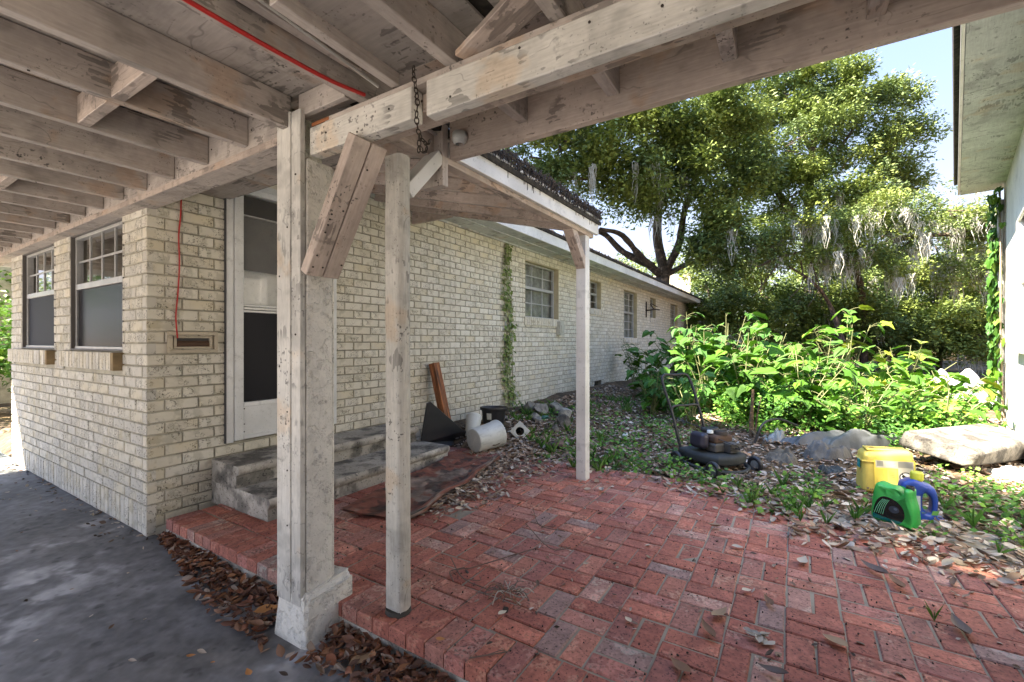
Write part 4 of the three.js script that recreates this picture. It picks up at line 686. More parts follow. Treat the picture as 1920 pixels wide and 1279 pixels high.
// ---------------------------------------------------------------- rags, tarp, mattress
function heap(w, d, h, seed, lumps = 5, rag = 0.2) {
  const n = 72, pos = [], uv = [], idx = [], Q = mulberry(seed * 131), L0 = []; for (let i = 0; i < lumps; i++) { const a = Q() * 6.28, r = 0.55 * Math.sqrt(Q()); L0.push([Math.cos(a) * r, Math.sin(a) * r, 0.22 + 0.3 * Q(), 0.55 + 0.45 * Q()]); }
  const dir = Q() * 3.14, cs = Math.cos(dir), sn = Math.sin(dir);
  for (let j = 0; j <= n; j++) for (let i = 0; i <= n; i++) {
    const u = i / n * 2 - 1, v = j / n * 2 - 1, a = Math.atan2(v, u), r = Math.hypot(u, v), R = 0.84 + rag * (wn(Math.cos(a) * 3 + seed, Math.sin(a) * 3, 3) - 0.5) * 2, f = 1 - sst(R - 0.28, R, r);
    let b = 0; for (const [x, z, s, k] of L0) b = Math.max(b, k * Math.exp(-((u - x) ** 2 + (v - z) ** 2) / (s * s)) ) + 0.12 * k * Math.exp(-((u - x) ** 2 + (v - z) ** 2) / (2 * s * s));
    const p = u * cs + v * sn + 0.25 * wn(u * 3, v * 3, 9), q = v * cs - u * sn, fold = Math.sin(p * 17 + 4 * wn(q * 3 + seed, p * 2, 5)) * wn(u * 4 + seed, v * 4, 21), cr = wn(u * 16 + seed, v * 16, 33) - 0.5;
    pos.push(u * w / 2, h * f * (0.12 + 0.62 * b + 0.16 * fold + 0.07 * cr) - 0.05 * (1 - f), v * d / 2); uv.push(u * w / 2, v * d / 2);
  }
  for (let j = 0; j < n; j++) for (let i = 0; i < n; i++) { const a = j * (n + 1) + i, b = a + n + 1; idx.push(a, b, a + 1, b, b + 1, a + 1); }
  const g = new THREE.BufferGeometry(); g.setAttribute('position', new THREE.Float32BufferAttribute(pos, 3)); g.setAttribute('uv', new THREE.Float32BufferAttribute(uv, 2)); g.setIndex(idx); g.computeVertexNormals(); return g;
}
function rag(name, x, z, turn, g, m, label, cat) { const o = single(name, g, m, label, cat); o.position.set(x, groundY(x, z) - 0.01, z); o.rotation.y = turn; return o; }
rag('tarp', 5.15, 4.15, -0.95, heap(2.1, 0.85, 0.20, 3, 9), mat([0.12, 0.13, 0.145], 0.55, { map: T.cloth }), 'long dark grey crumpled tarp lying below the leafy shrubs', 'tarp');
rag('grey_rag', 4.35, 3.95, -0.75, heap(0.75, 0.5, 0.19, 9, 6), mat([0.17, 0.16, 0.15], 0.95, { map: T.cloth }), 'bunched grey cloth heap to the rear of the yellow jug', 'rag');
rag('brown_rag', 4.05, 3.55, 0.4, heap(0.5, 0.42, 0.15, 14, 5), mat([0.20, 0.17, 0.135], 0.95, { map: T.cloth }), 'brown cloth lump between the mower and the yellow jug', 'rag');
rag('dark_rag', 3.75, 3.95, 0.9, heap(0.30, 0.24, 0.12, 19, 3), mat([0.10, 0.11, 0.11], 0.95, { map: T.cloth }), 'small charcoal cloth lump in front of the grey heap', 'rag');
rag('white_bag', 4.95, 3.45, 0.2, heap(0.55, 0.35, 0.15, 24, 4), mat([0.42, 0.43, 0.44], 0.55, { map: T.cloth }), 'torn white plastic bag beside the dead stump', 'bag');
rag('white_sheet', 4.55, 5.32, -0.7, heap(0.85, 0.42, 0.14, 29, 3), mat([0.62, 0.61, 0.57], 0.7, { map: T.cloth }), 'crumpled off white sheet at the foot of the mattress', 'sheet');
{
  const g = rbox(1.35, 0.30, 0.62, 0.07, 8), p = g.attributes.position;
  for (let i = 0; i < p.count; i++) { const x = p.getX(i), y = p.getY(i), z = p.getZ(i), k = wn(x * 5 + 3, z * 5 + y * 4, 13) - 0.5, k2 = wn(x * 14, z * 14 + y * 9, 23) - 0.5, th = 1 - 0.35 * sst(0.2, -0.7, x); p.setXYZ(i, x + 0.06 * k, y * th + 0.10 * k + 0.03 * k2 + 0.16 * x - 0.06 * Math.cos(x * 4) + 0.10 * z, z * (1 - 0.12 * x) + 0.05 * k2); }
  g.computeVertexNormals();
  const o = single('mattress', uvBox(g), mat([0.25, 0.238, 0.215], 0.95, { map: T.step, bumpMap: T.concreteB, bumpScale: 0.02 }), 'mouldy pale mattress slab slumped near the white building', 'mattress');
  o.position.set(4.86, groundY(5.05, 5.3) + 0.13, 5.10); o.rotation.set(0.34, -0.62, 0.0); o.scale.set(0.86, 0.95, 0.86);
}
single('garden_hose', tube([[4.55, 0.15, 3.28], [4.62, 0.36, 3.36], [4.85, 0.40, 3.5], [5.1, 0.30, 3.7]], 0.014, 30), M.blackPlastic, 'black hose arching over the white bag', 'hose');
{ const o = single('covered_boat', heap(2.4, 1.4, 0.62, 44, 4, 0.12), mat([0.5, 0.51, 0.51], 0.6, { map: T.grime }), 'white hump under a cover seen through the shrubs', 'cover'); o.position.set(10.6, 0.25, 6.35); o.rotation.y = -0.4; }

// ---------------------------------------------------------------- white building across the yard
rnd = mulberry(51);
{
  const b = thing('white_building', 'white sided outbuilding with deep grey eave at the edge of the yard', 'building', [7.31, 0, 6.04], -THREE.MathUtils.degToRad(12.4));
  const L = 9.5;
  for (let i = 0; i < 16; i++) { const x1 = -i * 0.61, x0 = x1 - 0.604; if (x1 <= -L) break; const win = x1 < -1.80 && x0 > -3.7; part(b, 'siding_panel', win ? [slab(x0, x1, 0.1, 1.26, 0, 0.03, 0.004), slab(x0, x1, 2.62, 3.46, 0, 0.03, 0.004)] : slab(x0, x1, 0.1, 3.46, 0, 0.03, 0.004), M.siding); }
  part(b, 'core', [uvBox(box(L, 3.35, 0.1, -L / 2, 1.78, 0.20)), uvBox(box(0.1, 3.4, 5, -0.06, 1.75, 2.6))], M.siding);
  part(b, 'corner_board', slab(0.002, 0.03, 0.1, 3.45, -0.012, 0.1), M.siding);
  // sash window with a white casing
  const w = new THREE.Group(); w.name = 'window'; b.add(w);
  part(w, 'casing', [slab(-1.93, -1.80, 1.20, 2.66, -0.022, 0.004), slab(-3.77, -3.64, 1.20, 2.66, -0.022, 0.004), slab(-3.64, -1.93, 2.54, 2.66, -0.022, 0.004), slab(-3.80, -1.77, 1.20, 1.27, -0.07, 0.004)], M.siding);
  part(w, 'sash', [slab(-3.64, -1.93, 1.89, 1.94, -0.004, 0.03), slab(-1.975, -1.93, 1.27, 2.54, 0.0, 0.032), slab(-3.64, -3.595, 1.27, 2.54, 0.0, 0.032), slab(-2.81, -2.76, 1.27, 2.54, 0.0, 0.032)], M.siding);
  for (const x of [-3.205, -2.365]) for (const y of [1.58, 2.24]) part(w, 'pane', new THREE.PlaneGeometry(0.79, 0.6).translate(x, y, 0.022), M.glass);
  part(w, 'curtain', uvBox(box(1.75, 1.3, 0.01, -2.79, 1.9, 0.12)), blind);
  for (let i = 0; i < 8; i++) part(b, 'soffit_panel', slab(-i * 1.22 - 1.0, -i * 1.22 + 0.216, 3.405, 3.417, -0.425, 0.03, 0.002), mat([0.50, 0.53, 0.49], 0.7, { map: again(T.paint, 1.7) }));
  part(b, 'fascia', slab(-9.6, 0.24, 3.40, 3.56, -0.45, -0.427), M.aluminium);
  part(b, 'rake_board', slab(0.218, 0.24, 3.395, 3.6, -0.425, 0.6), M.siding);
  part(b, 'roof', timber(V(-4.7, 3.57, -0.49), V(-4.7, 4.3, 2.8), 9.9, 0.04), M.shingle);
  part(b, 'downspout', [slab(-0.02, 0.055, 0.3, 3.2, -0.075, -0.012, 0.012)], M.aluminium);
}
single('black_wire', tube([at(1882, 792, 5.5), at(1898, 806, 5.1), at(1925, 836, 4.6)], 0.006, 20), M.blackPlastic, 'black wire slung low across the white building wall', 'wire');

// ---------------------------------------------------------------- leaves and plants
const leafMat = (c, t = 0.38, r = 0.62) => phys(c, r, { transmission: t, thickness: 0, specularIntensity: 0.35 });
const L = {
  lime: leafMat([0.085, 0.20, 0.008], 0.42), fresh: leafMat([0.06, 0.16, 0.008], 0.42), green: leafMat([0.045, 0.125, 0.010], 0.40), deep: leafMat([0.045, 0.13, 0.022], 0.34), yellow: leafMat([0.18, 0.235, 0.015], 0.42),
  ivy: leafMat([0.045, 0.12, 0.025], 0.3, 0.5), ivyLight: leafMat([0.12, 0.22, 0.025], 0.4),
  oak: leafMat([1, 1, 1], 0.45, 0.55), weed: leafMat([1, 1, 1], 0.36), dry: mat([1, 1, 1], 0.8), moss: leafMat([0.46, 0.46, 0.41], 0.35, 0.95),
};
// broad lobed leaf, stalk end at the origin, one unit long towards +z
function lobed(droop, cup, wave) {
  const half = [[0, 0], [0.13, -0.13], [0.34, -0.08], [0.47, 0.12], [0.41, 0.30], [0.53, 0.50], [0.33, 0.57], [0.22, 0.74], [0, 1.0], [0, 0.62], [0, 0.3]], gs = [];
  for (const s of [1, -1]) { const g = new THREE.ShapeGeometry(new THREE.Shape(half.map(([x, y]) => new THREE.Vector2(s * x, y)))).rotateX(Math.PI / 2); g.deleteAttribute('uv'); gs.push(g.toNonIndexed()); }
  const g = mergeGeometries(gs), p = g.attributes.position;
  for (let i = 0; i < p.count; i++) { const x = p.getX(i), z = p.getZ(i); p.setY(i, cup * Math.abs(x) - droop * z * z + wave * Math.sin(x * 9 + z * 5) - 0.3 * x * x); }
  g.computeVertexNormals(); return g;
}
rnd = mulberry(61);
const BROAD = [lobed(0.28, 0.16, 0.03), lobed(0.18, 0.28, 0.025), lobed(0.4, 0.05, 0.04), lobed(0.12, 0.2, 0.05)];
const stemMat = mat([0.16, 0.17, 0.07], 0.8), twigMat = mat([0.20, 0.15, 0.10], 0.9);
function shrub(x, z, h, spread, n, tones, size, label, seed) {
  n = Math.round(n * 1.45); size *= 0.94; h *= 1.10;
  rnd = mulberry(seed);
  const t = thing('broadleaf_shrub', label, 'shrub', onG(x, z, -0.02), 0, 'broad leaved shrubs in the yard'), stems = [], nst = 6 + Math.floor(n / 16);
  const tips = [];
  for (let s = 0; s < nst; s++) {
    const a = s / nst * 6.283 + rr(-0.4, 0.4), lean = spread * Math.pow(rnd(), 0.7), hh = h * rr(0.72, 1.0) * (1 - 0.28 * lean / spread), b = [V(rr(-0.06, 0.06), 0, rr(-0.06, 0.06)), V(Math.cos(a) * lean * 0.3, hh * 0.45, Math.sin(a) * lean * 0.3), V(Math.cos(a) * lean * 0.75, hh * 0.82, Math.sin(a) * lean * 0.75), V(Math.cos(a) * lean, hh, Math.sin(a) * lean)];
    stems.push(limb(b, 0.012, 0.004, 5, 2)); tips.push(new THREE.CatmullRomCurve3(b));
  }
  const pet = [];
  for (let k = 0; k < n; k++) {
    const c = tips[k % nst], u = 1 - 0.80 * Math.pow(rnd(), 1.25), p = c.getPointAt(u), a = rr(0, 6.283), l = rr(0.06, 0.17), q = p.clone().add(V(Math.cos(a) * l, rr(0.0, 0.09), Math.sin(a) * l));
    pet.push(tube([p, p.clone().lerp(q, 0.5).add(V(0, 0.015, 0)), q], 0.0028, 4, 4));
    const o = new THREE.Mesh(pick(BROAD), pick(tones)); o.name = 'leaf'; o.castShadow = o.receiveShadow = true; o.position.copy(q);
    o.rotation.set(rr(-0.1, 0.55), Math.PI / 2 - a + rr(-0.5, 0.5), rr(-0.45, 0.45), 'YXZ'); o.scale.set(rr(0.8, 1.1), rr(0.6, 1.8), rr(0.8, 1.15)).multiplyScalar(size * rr(0.42, 1.3)); t.add(o);
  }
  part(t, 'stem', [...stems, ...pet], stemMat);
  return t;
}
const GA = [L.lime, L.fresh, L.fresh, L.green, L.green], GB = [L.lime, L.fresh, L.yellow, L.lime, L.green], GC = [L.green, L.green, L.deep, L.fresh];
shrub(7.5, 2.05, 1.62, 0.70, 62, GC, 0.25, 'tall broad-leaved shrub standing nearest the far windows', 101);
shrub(6.55, 2.45, 1.45, 0.65, 60, GC, 0.24, 'dense green shrub just beyond the mower handle', 102);
shrub(6.0, 3.05, 1.28, 0.60, 62, GA, 0.24, 'lime green shrub beside the dead stump', 103);
shrub(7.0, 3.25, 1.42, 0.65, 56, GA, 0.25, 'broad-leaved shrub behind the one at the dead stump', 104);
shrub(5.75, 3.75, 1.10, 0.55, 56, GA, 0.22, 'lower lime shrub overhanging the dark tarp', 105);
shrub(6.6, 4.0, 1.25, 0.60, 56, GA, 0.25, 'broad green shrub in the middle of the yard behind the tarp', 106);
shrub(7.6, 4.35, 1.62, 0.65, 54, GB, 0.25, 'tall lime shrub reaching above the others before the mossy trees', 107);
shrub(6.35, 4.75, 0.95, 0.55, 54, GB, 0.20, 'low yellow-green shrub behind the mattress', 108);
shrub(8.3, 5.15, 1.30, 0.65, 50, GB, 0.24, 'sunlit shrub in front of the white covered hump', 109);
shrub(7.05, 5.45, 0.85, 0.50, 52, GB, 0.19, 'small bright shrub at the corner of the white building', 110);
shrub(8.6, 3.2, 1.5, 0.7, 44, GC, 0.25, 'dark green shrub at the rear of the thicket', 111);
shrub(5.35, 2.45, 0.75, 0.50, 34, GC, 0.16, 'low green shrub beside the mower wheel', 112);
shrub(5.5, 4.35, 0.8, 0.55, 40, GA, 0.17, 'low lime shrub sprawling over the near side of the tarp', 113);
shrub(7.9, 2.6, 1.75, 0.7, 44, GC, 0.26, 'tallest shrub at the wall side of the thicket', 114);
shrub(7.35, 1.25, 1.25, 0.6, 46, GC, 0.22, 'leafy shrub crowding the brick wall below the far windows', 116);
shrub(8.6, 1.7, 1.65, 0.7, 44, GC, 0.25, 'high shrub hiding the far end of the brick wall', 117);
shrub(6.1, 1.75, 0.8, 0.5, 36, GC, 0.17, 'low shrub between the mower handle and the wall', 118);
shrub(6.1, 5.2, 0.7, 0.5, 36, GB, 0.15, 'small yellow-green shrub just behind the mattress end', 115);
{ // dead stump with bleached shoots
  const s = thing('dead_stump', 'thin bleached dead stem standing in front of the lime shrub', 'stump', onG(4.95, 3.22, -0.02));
  part(s, 'stem', [limb([V(0, 0, 0), V(0.01, 0.2, 0), V(-0.015, 0.42, 0.01), V(-0.02, 0.60, 0.02)], 0.030, 0.014), limb([V(0.02, 0.02, 0.03), V(0.05, 0.2, 0.05), V(0.03, 0.34, 0.07), V(0.09, 0.5, 0.1)], 0.014, 0.005)], mat([0.42, 0.32, 0.21], 0.9, { map: T.bark }));
  part(s, 'root', [limb([V(0, 0.1, 0), V(0.06, 0.05, 0.1), V(0.1, 0, 0.2)], 0.018, 0.008), limb([V(0, 0.1, 0), V(-0.06, 0.05, 0.06), V(-0.12, 0, 0.1)], 0.018, 0.008)], mat([0.3, 0.26, 0.18], 0.9, { map: T.bark }));
}
// one small diamond leaf, folded on its rib
function blade(w, l, fold) { const g = new THREE.BufferGeometry(); g.setAttribute('position', new THREE.Float32BufferAttribute([0, 0, 0, w, fold, l * 0.45, 0, 0, l, 0, 0, 0, 0, 0, l, -w, fold, l * 0.45], 3)); g.computeVertexNormals(); return g; }
function sprig(n, r, w, l, up = 0.2) { const gs = []; for (let i = 0; i < n; i++) { const d = V(rr(-1, 1), rr(-1, 1), rr(-1, 1)).normalize(), p = d.clone().multiplyScalar(r * Math.cbrt(rnd())); p.y *= 0.75; const s = rr(0.7, 1.3), g = blade(w * s, l * s, rr(0.0, 0.25) * w); g.rotateZ(rr(-0.75, 0.75)).rotateX(rr(-0.35, 0.75)).rotateY(Math.atan2(d.x, d.z) + rr(-0.7, 0.7)); g.translate(p.x, p.y, p.z); gs.push(g); } return mergeGeometries(gs); }
rnd = mulberry(63);
const SPRIG = sprig(22, 0.30, 0.026, 0.105), SPRIG_FINE = sprig(16, 0.11, 0.016, 0.05), SPRIG_WEED = sprig(11, 0.10, 0.022, 0.058);
{ // climbing plant on the corner of the white building
  const v = thing('climbing_vine', 'leafy creeper climbing the corner of the white building', 'vine'), leaves = [L.ivy, L.ivy, L.green, L.ivyLight], th = THREE.MathUtils.degToRad(12.4), e = [Math.cos(th), Math.sin(th)], nrm = [Math.sin(th), -Math.cos(th)];
  const P = (s, o, y) => V(7.31 - s * e[0] + o * nrm[0], y, 6.04 - s * e[1] + o * nrm[1]), stems = [];
  for (let i = 0; i < 5; i++) stems.push(limb([P(0.05 + i * 0.03, 0.02, 0.15), P(0.08 - i * 0.04, 0.04, 1), P(0.02 + 0.05 * i, 0.05, 2), P(0.1 - 0.03 * i, 0.05, 3.3)], 0.012, 0.005, 5, 3));
  part(v, 'stem', stems, twigMat);
  for (let k = 0; k < 260; k++) {
    const y = 0.35 + 3.0 * Math.pow(rnd(), 0.85), wd = 0.12 + 0.07 * Math.sin(y * 2.3 + 1), s = rr(-wd, wd * 0.75) + 0.03, p = P(s, 0.03 + rnd() * 0.12, y), o = new THREE.Mesh(pick(BROAD), y < 1.1 ? pick([L.ivyLight, L.lime, L.green, L.ivy]) : pick(leaves));
    o.name = 'leaf'; o.castShadow = o.receiveShadow = true; o.position.copy(p); o.rotation.set(rr(0.9, 1.5), Math.PI + rr(-0.9, 0.9), rr(-0.3, 0.3), 'YXZ'); o.scale.setScalar(rr(0.06, 0.13)); v.add(o);
  }
}
{ // thin creeper on the brick wall
  const v = thing('wall_creeper', 'thin pale green creeper climbing the cream brick wall beside the window', 'creeper'), m = [], stems = [];
  for (let i = 0; i < 3; i++) stems.push(tube([[4.5 + i * 0.06, 0.35, 0.012], [4.42 + i * 0.08, 1.1, 0.014], [4.46 + i * 0.05, 1.9, 0.014], [4.36 + i * 0.05, 2.75, 0.014]], 0.004, 40, 5));
  for (let k = 0; k < 620; k++) { const y = 0.35 + 2.42 * Math.pow(rnd(), 1.1), s = 4.47 - 0.03 * (y - 0.4) + (rr(-0.11, 0.11) + rr(-0.10, 0.10)) * (1.2 - 0.25 * y) + 0.05 * Math.sin(y * 5); m.push(mtx(V(s, y, rr(0.012, 0.05)), [rr(0.7, 1.6), rr(-1.2, 1.2), rr(-1, 1)], rr(0.5, 1.1))); }
  part(v, 'stem', stems, twigMat);
  const cols = m.map(() => lin(...pick([[0.22, 0.30, 0.08], [0.30, 0.36, 0.14], [0.16, 0.24, 0.06], [0.34, 0.36, 0.18]])));
  v.add(stuff(scatter('foliage', blade(0.03, 0.07, 0.008), L.weed, m, cols)));
}
{ // dark feathery weed by the far wall
  const w = thing('feathery_weed', 'dark feathery weed growing against the far end of the brick wall', 'weed', onG(9.2, 0.45)), m = [], stems = [];
  for (let i = 0; i < 6; i++) { const a = i * 1.05, top = V(Math.cos(a) * 0.25, rr(0.7, 1.05), Math.sin(a) * 0.2), st = [V(0, 0, 0), top.clone().multiplyScalar(0.5).add(V(0, 0.1, 0)), top]; stems.push(limb(st, 0.008, 0.003, 5, 3)); const c = new THREE.CatmullRomCurve3(st); for (let k = 0; k < 26; k++) { const p = c.getPointAt(0.3 + 0.7 * k / 26); m.push(mtx(p, [rr(-0.3, 0.7), (k % 2 ? 0 : Math.PI) + rr(-0.5, 0.5) + a, 0], rr(1.2, 2.4))); } }
  part(w, 'stem', stems, stemMat); w.add(stuff(scatter('foliage', blade(0.022, 0.09, 0.006), L.weed, m, m.map(() => lin(0.05, 0.12, 0.03)))));
}

// ---------------------------------------------------------------- fallen leaves, weeds, grass
rnd = mulberry(71);
// dry curled leaf, about one unit long
function dryLeaf(curl, roll, wd = 0.24) {
  const nz = 5, pos = [], idx = []; for (let j = 0; j <= nz; j++) { const t = j / nz, w = wd * Math.sin(Math.PI * Math.pow(t, 0.8)) + 0.012, y = curl * Math.pow(t - 0.5, 2) * 4; for (let i = -1; i <= 1; i++) pos.push(i * w, y + Math.abs(i) * roll * w, t - 0.5); }
  for (let j = 0; j < nz; j++) for (let i = 0; i < 2; i++) { const a = j * 3 + i, b = a + 3; idx.push(a, b, a + 1, b, b + 1, a + 1); }
  const g = new THREE.BufferGeometry(); g.setAttribute('position', new THREE.Float32BufferAttribute(pos, 3)); g.setIndex(idx); g.computeVertexNormals(); return g;
}
const DRY = [dryLeaf(0.11, 0.6), dryLeaf(0.18, 1.1, 0.19), dryLeaf(-0.10, -0.45, 0.26)];
const DRYTONE = [[0.50, 0.44, 0.37], [0.46, 0.38, 0.30], [0.30, 0.22, 0.16], [0.24, 0.165, 0.115], [0.36, 0.29, 0.225], [0.42, 0.36, 0.30], [0.20, 0.12, 0.08], [0.28, 0.19, 0.13], [0.15, 0.10, 0.07]], REDTONE = [[0.22, 0.085, 0.045], [0.16, 0.07, 0.042], [0.26, 0.14, 0.085], [0.30, 0.14, 0.065], [0.12, 0.065, 0.045], [0.17, 0.08, 0.05], [0.34, 0.27, 0.22]];
function litter(label, n, place, tones, size) {
  const o = new THREE.Group(); const lists = DRY.map(() => [[], []]);
  for (let k = 0; k < n; k++) { const p = place(); if (!p) continue; const q = Math.floor(rnd() * 3); lists[q][0].push(mtx(p, [rr(-0.6, 0.6), rr(0, 6.283), rr(-0.6, 0.6)], V(1, 1, 1).multiplyScalar(rr(...size)).multiply(V(rr(0.7, 1.25), 1, 1)))); const f = rr(0.7, 1.2); lists[q][1].push(lin(...pick(tones).map((c) => c * f))); }
  lists.forEach(([m, c], i) => { const s = scatter(numbered('leaf_litter'), DRY[i], L.dry, m, c); scene.add(stuff(s, label + ['', ', flat ones', ', curled ones'][i], 'leaves')); });
}
litter('brown dry leaves carpeting the soil of the yard', 21000, () => {
  const x = 1.6 + 6.6 * Math.pow(rnd(), 1.35), z = rr(0.25, 6.4), e = litterEdge(z); if (x < e + rr(-0.05, 0.3) && !(x > e - 0.5 && rnd() < 0.02)) return null;
  if (z > 5.85 && x < 7) return null; const pave = x < 2.65 ? 0.134 : 0; return V(x, Math.max(groundY(x, z), pave) + rr(0.002, 0.024), z);
}, DRYTONE, [0.03, 0.088]);
litter('reddish dry leaves drifted against the patio edge on the slab', 2300, () => {
  const z = 0.15 + 3.0 * rnd(), far = Math.pow(rnd(), 1.7) * (z < 1.6 ? lerp(0.04, 0.25, sst(0.1, 1.4, z)) : lerp(0.24, 0.14, sst(1.7, 2.6, z))), x = 0.05 - far; if (Math.abs(z - 1.8) < 0.15 && x > -0.16) return null; return V(x, rr(0.004, 0.012 + 0.045 * (1 - far / 0.5)), z);
}, REDTONE, [0.018, 0.07]);
litter('sparse leaf crumbs scattered over the bricks and the slab', 620, () => {
  if (rnd() < 0.62) { const z = rr(0.9, 5.6), x = 0.1 + Math.pow(rnd(), 0.7) * (litterEdge(z) - 0.1); return V(x, 0.134 + rr(0, 0.003), z); }
  if (rnd() < 0.5) return V(-0.01 - 0.16 * Math.pow(rnd(), 2), rr(0.003, 0.012), rr(-3.5, 0.2)); return V(-rr(0.02, 1.5), 0.006, rr(-2.5, 2.6));
}, [...DRYTONE, [0.05, 0.035, 0.025], [0.05, 0.035, 0.025]], [0.012, 0.045]);
litter('dry leaves gathered round the rug and the end of the steps', 1500, () => { const t = rnd(), x = lerp(1.0, 3.0, t) + rr(-0.1, 0.25), z = lerp(1.50, 1.10, t) + rr(-0.02, 0.55) * Math.pow(rnd(), 2) + 0.02; const f = rnd() < 0.35 ? [2.2 + rnd() * 1.2, 0.8 + rnd() * 1.1] : [x, z]; return V(f[0], Math.max(0.136, groundY(...f)) + rr(0, 0.012), f[1]); }, DRYTONE, [0.025, 0.075]);
{ // the large leaves that lie singly on the bricks and the slab
  const big = [dryLeaf(0.13, 0.35, 0.24), dryLeaf(0.07, 0.4, 0.28), dryLeaf(0.16, 0.75, 0.17)].map((g) => g), tone = { tan: mat([0.32, 0.22, 0.13], 0.7), brown: mat([0.20, 0.11, 0.06], 0.7), grey: mat([0.40, 0.36, 0.30], 0.8), pale: mat([0.55, 0.48, 0.36], 0.7), rust: mat([0.42, 0.19, 0.06], 0.7), dark: mat([0.12, 0.085, 0.07], 0.6) };
  const Q = (px, py, y) => { const u = (px - 960) / 845, d = (EYE[1] - y) / ((py - 639.5) / 845); return [EYE[0] + d * (FWD[0] + u * RGT[0]), y + 0.012, EYE[2] + d * (FWD[1] + u * RGT[1])]; };
  const put = (px, py, y, k, m, len, turn, label) => { const o = single('fallen_leaf', big[k], tone[m], label, 'leaf', 'single fallen leaves'); o.position.set(...Q(px, py, y)); o.rotation.set(rr(-0.12, 0.12), turn, rr(-0.15, 0.15)); o.scale.setScalar(len); };
  put(1350, 1157, 0.13, 0, 'tan', 0.10, 1.1, 'tan cupped leaf on the bricks left of a purple-grey paver'); put(1327, 1190, 0.13, 2, 'brown', 0.11, 2.2, 'curled brown leaf with a pale inside near the tan cupped leaf');
  put(1566, 1210, 0.13, 1, 'tan', 0.10, 2.5, 'flat tan leaf lying alone near the lower right of the patio'); put(1276, 1258, 0.13, 0, 'brown', 0.09, 2.6, 'brown leaf at the bottom edge of the patio'); put(1450, 1268, 0.13, 2, 'dark', 0.10, 3.0, 'crumpled dark leaf at the bottom edge beside the silver cluster');
  put(1383, 1030, 0.13, 1, 'grey', 0.065, 0.4, 'pale grey round leaf in the middle of the patio'); put(1505, 1057, 0.13, 0, 'grey', 0.10, 1.3, 'long grey leaf lying across a joint'); put(1400, 1112, 0.13, 1, 'pale', 0.05, 0.7, 'small cream leaf on the patio above the tan cupped leaf'); put(1442, 1135, 0.13, 2, 'brown', 0.09, 2.0, 'rolled brown leaf beside a pink paver');
  put(1178, 1168, 0.13, 1, 'pale', 0.045, 2.4, 'small cream leaf left of the purple pavers'); put(1640, 1075, 0.13, 2, 'dark', 0.15, 2.3, 'long dark strip of leaf at the litter edge'); put(1680, 1100, 0.13, 2, 'brown', 0.13, 1.9, 'long brown curled leaf below the dark strip');
  put(1800, 1185, 0.13, 2, 'dark', 0.15, 1.7, 'glossy dark pointed leaf beside the grass tuft'); put(826, 1205, 0.13, 0, 'rust', 0.04, 0.4, 'small orange leaf near the round post'); put(942, 1155, 0.13, 1, 'pale', 0.045, 1.2, 'cream leaf scrap beside the twig clump');
  put(358, 1236, 0.0, 0, 'rust', 0.04, 0.6, 'small orange leaf alone on the concrete slab'); put(399, 1248, 0.0, 1, 'rust', 0.022, 0.4, 'tiny brown leaf on the slab near the orange one'); put(680, 1245, 0.02, 1, 'tan', 0.11, 1.1, 'large tan leaf on the slab below the square post'); put(500, 1150, 0.03, 1, 'rust', 0.11, 0.9, 'large orange-brown leaf on the drift beside the square post'); put(466, 1268, 0.0, 0, 'rust', 0.05, 2.9, 'rust leaf at the bottom edge of the slab');
  // cluster of silver leaves joined to a stalk
  const c = thing('leaf_cluster', 'silver-grey cluster of dry leaves on one stalk', 'leaves', Q(1420, 1205, 0.13)); for (let i = 0; i < 8; i++) { const o = part(c, 'leaf', DRY[i % 3], tone.grey); o.scale.setScalar(rr(0.04, 0.06)); o.rotation.set(rr(-0.3, 0.3), i * 0.8, rr(-0.3, 0.3)); o.position.set(rr(-0.035, 0.035), 0.006, rr(-0.05, 0.05)); }
  const clump = thing('twig_clump', 'clump of dark dry twigs and bark on the bricks', 'twigs', Q(950, 1120, 0.13)); for (let i = 0; i < 46; i++) { const a = rr(0, 6.28), r = 0.05 * rnd(), l = rr(0.02, 0.06), b = a + rr(-1.5, 1.5); part(clump, 'twig', tube([[Math.cos(a) * r, rr(0, 0.02), Math.sin(a) * r], [Math.cos(a) * r + Math.cos(b) * l, rr(0.0, 0.04), Math.sin(a) * r + Math.sin(b) * l], [Math.cos(a) * r + Math.cos(b) * l * 1.7, rr(-0.003, 0.02), Math.sin(a) * r + Math.sin(b) * l * 1.7]], rr(0.001, 0.0028), 6, 5), pick([tone.dark, tone.brown, tone.grey])); }
  const tw = mat([0.15, 0.10, 0.075], 0.9), tp = [[[845, 1050], [870, 1090], [915, 1110], 'forked twig on the bricks left of the twig clump'], [[880, 1070], [930, 1055], [1010, 1030], 'long thin twig lying behind the twig clump'], [[1000, 960], [1015, 990], [1060, 1000], 'crooked twig near the slim post joint line'], [[880, 1240], [910, 1235], [950, 1228], 'short twig on the bricks near the patio edge'], [[850, 1095], [845, 1075], [880, 1070], 'bent twig below the round post'], [[985, 985], [1040, 1035], [1070, 1030], 'thin twig running toward the pale joint'], [[300, 1010], [305, 1012], [328, 1008], 'short dark twig on the slab by the house corner']];
  for (const [a, b, d, label] of tp) { const y = label.includes('slab') ? 0.0 : 0.13, P = [a, b, d].map((q) => V(...Q(...q, y))); single('twig', [tube(P, 0.0028, 16, 5), tube([P[1], P[1].clone().lerp(P[2], 0.4).add(V(0.03, 0.004, 0.02)), P[1].clone().add(V(0.06, 0.0, 0.05))], 0.0018, 8, 5)], tw, label, 'twig'); }
  const dots = []; for (let k = 0; k < 900; k++) { const z = rr(0.9, 5.6), x = 0.1 + rnd() * (litterEdge(z) + 0.1); dots.push(mtx(V(x, 0.133, z), [rnd() * 3, rnd() * 3, 0], V(rr(0.002, 0.006), rr(0.002, 0.004), rr(0.002, 0.007)))); }
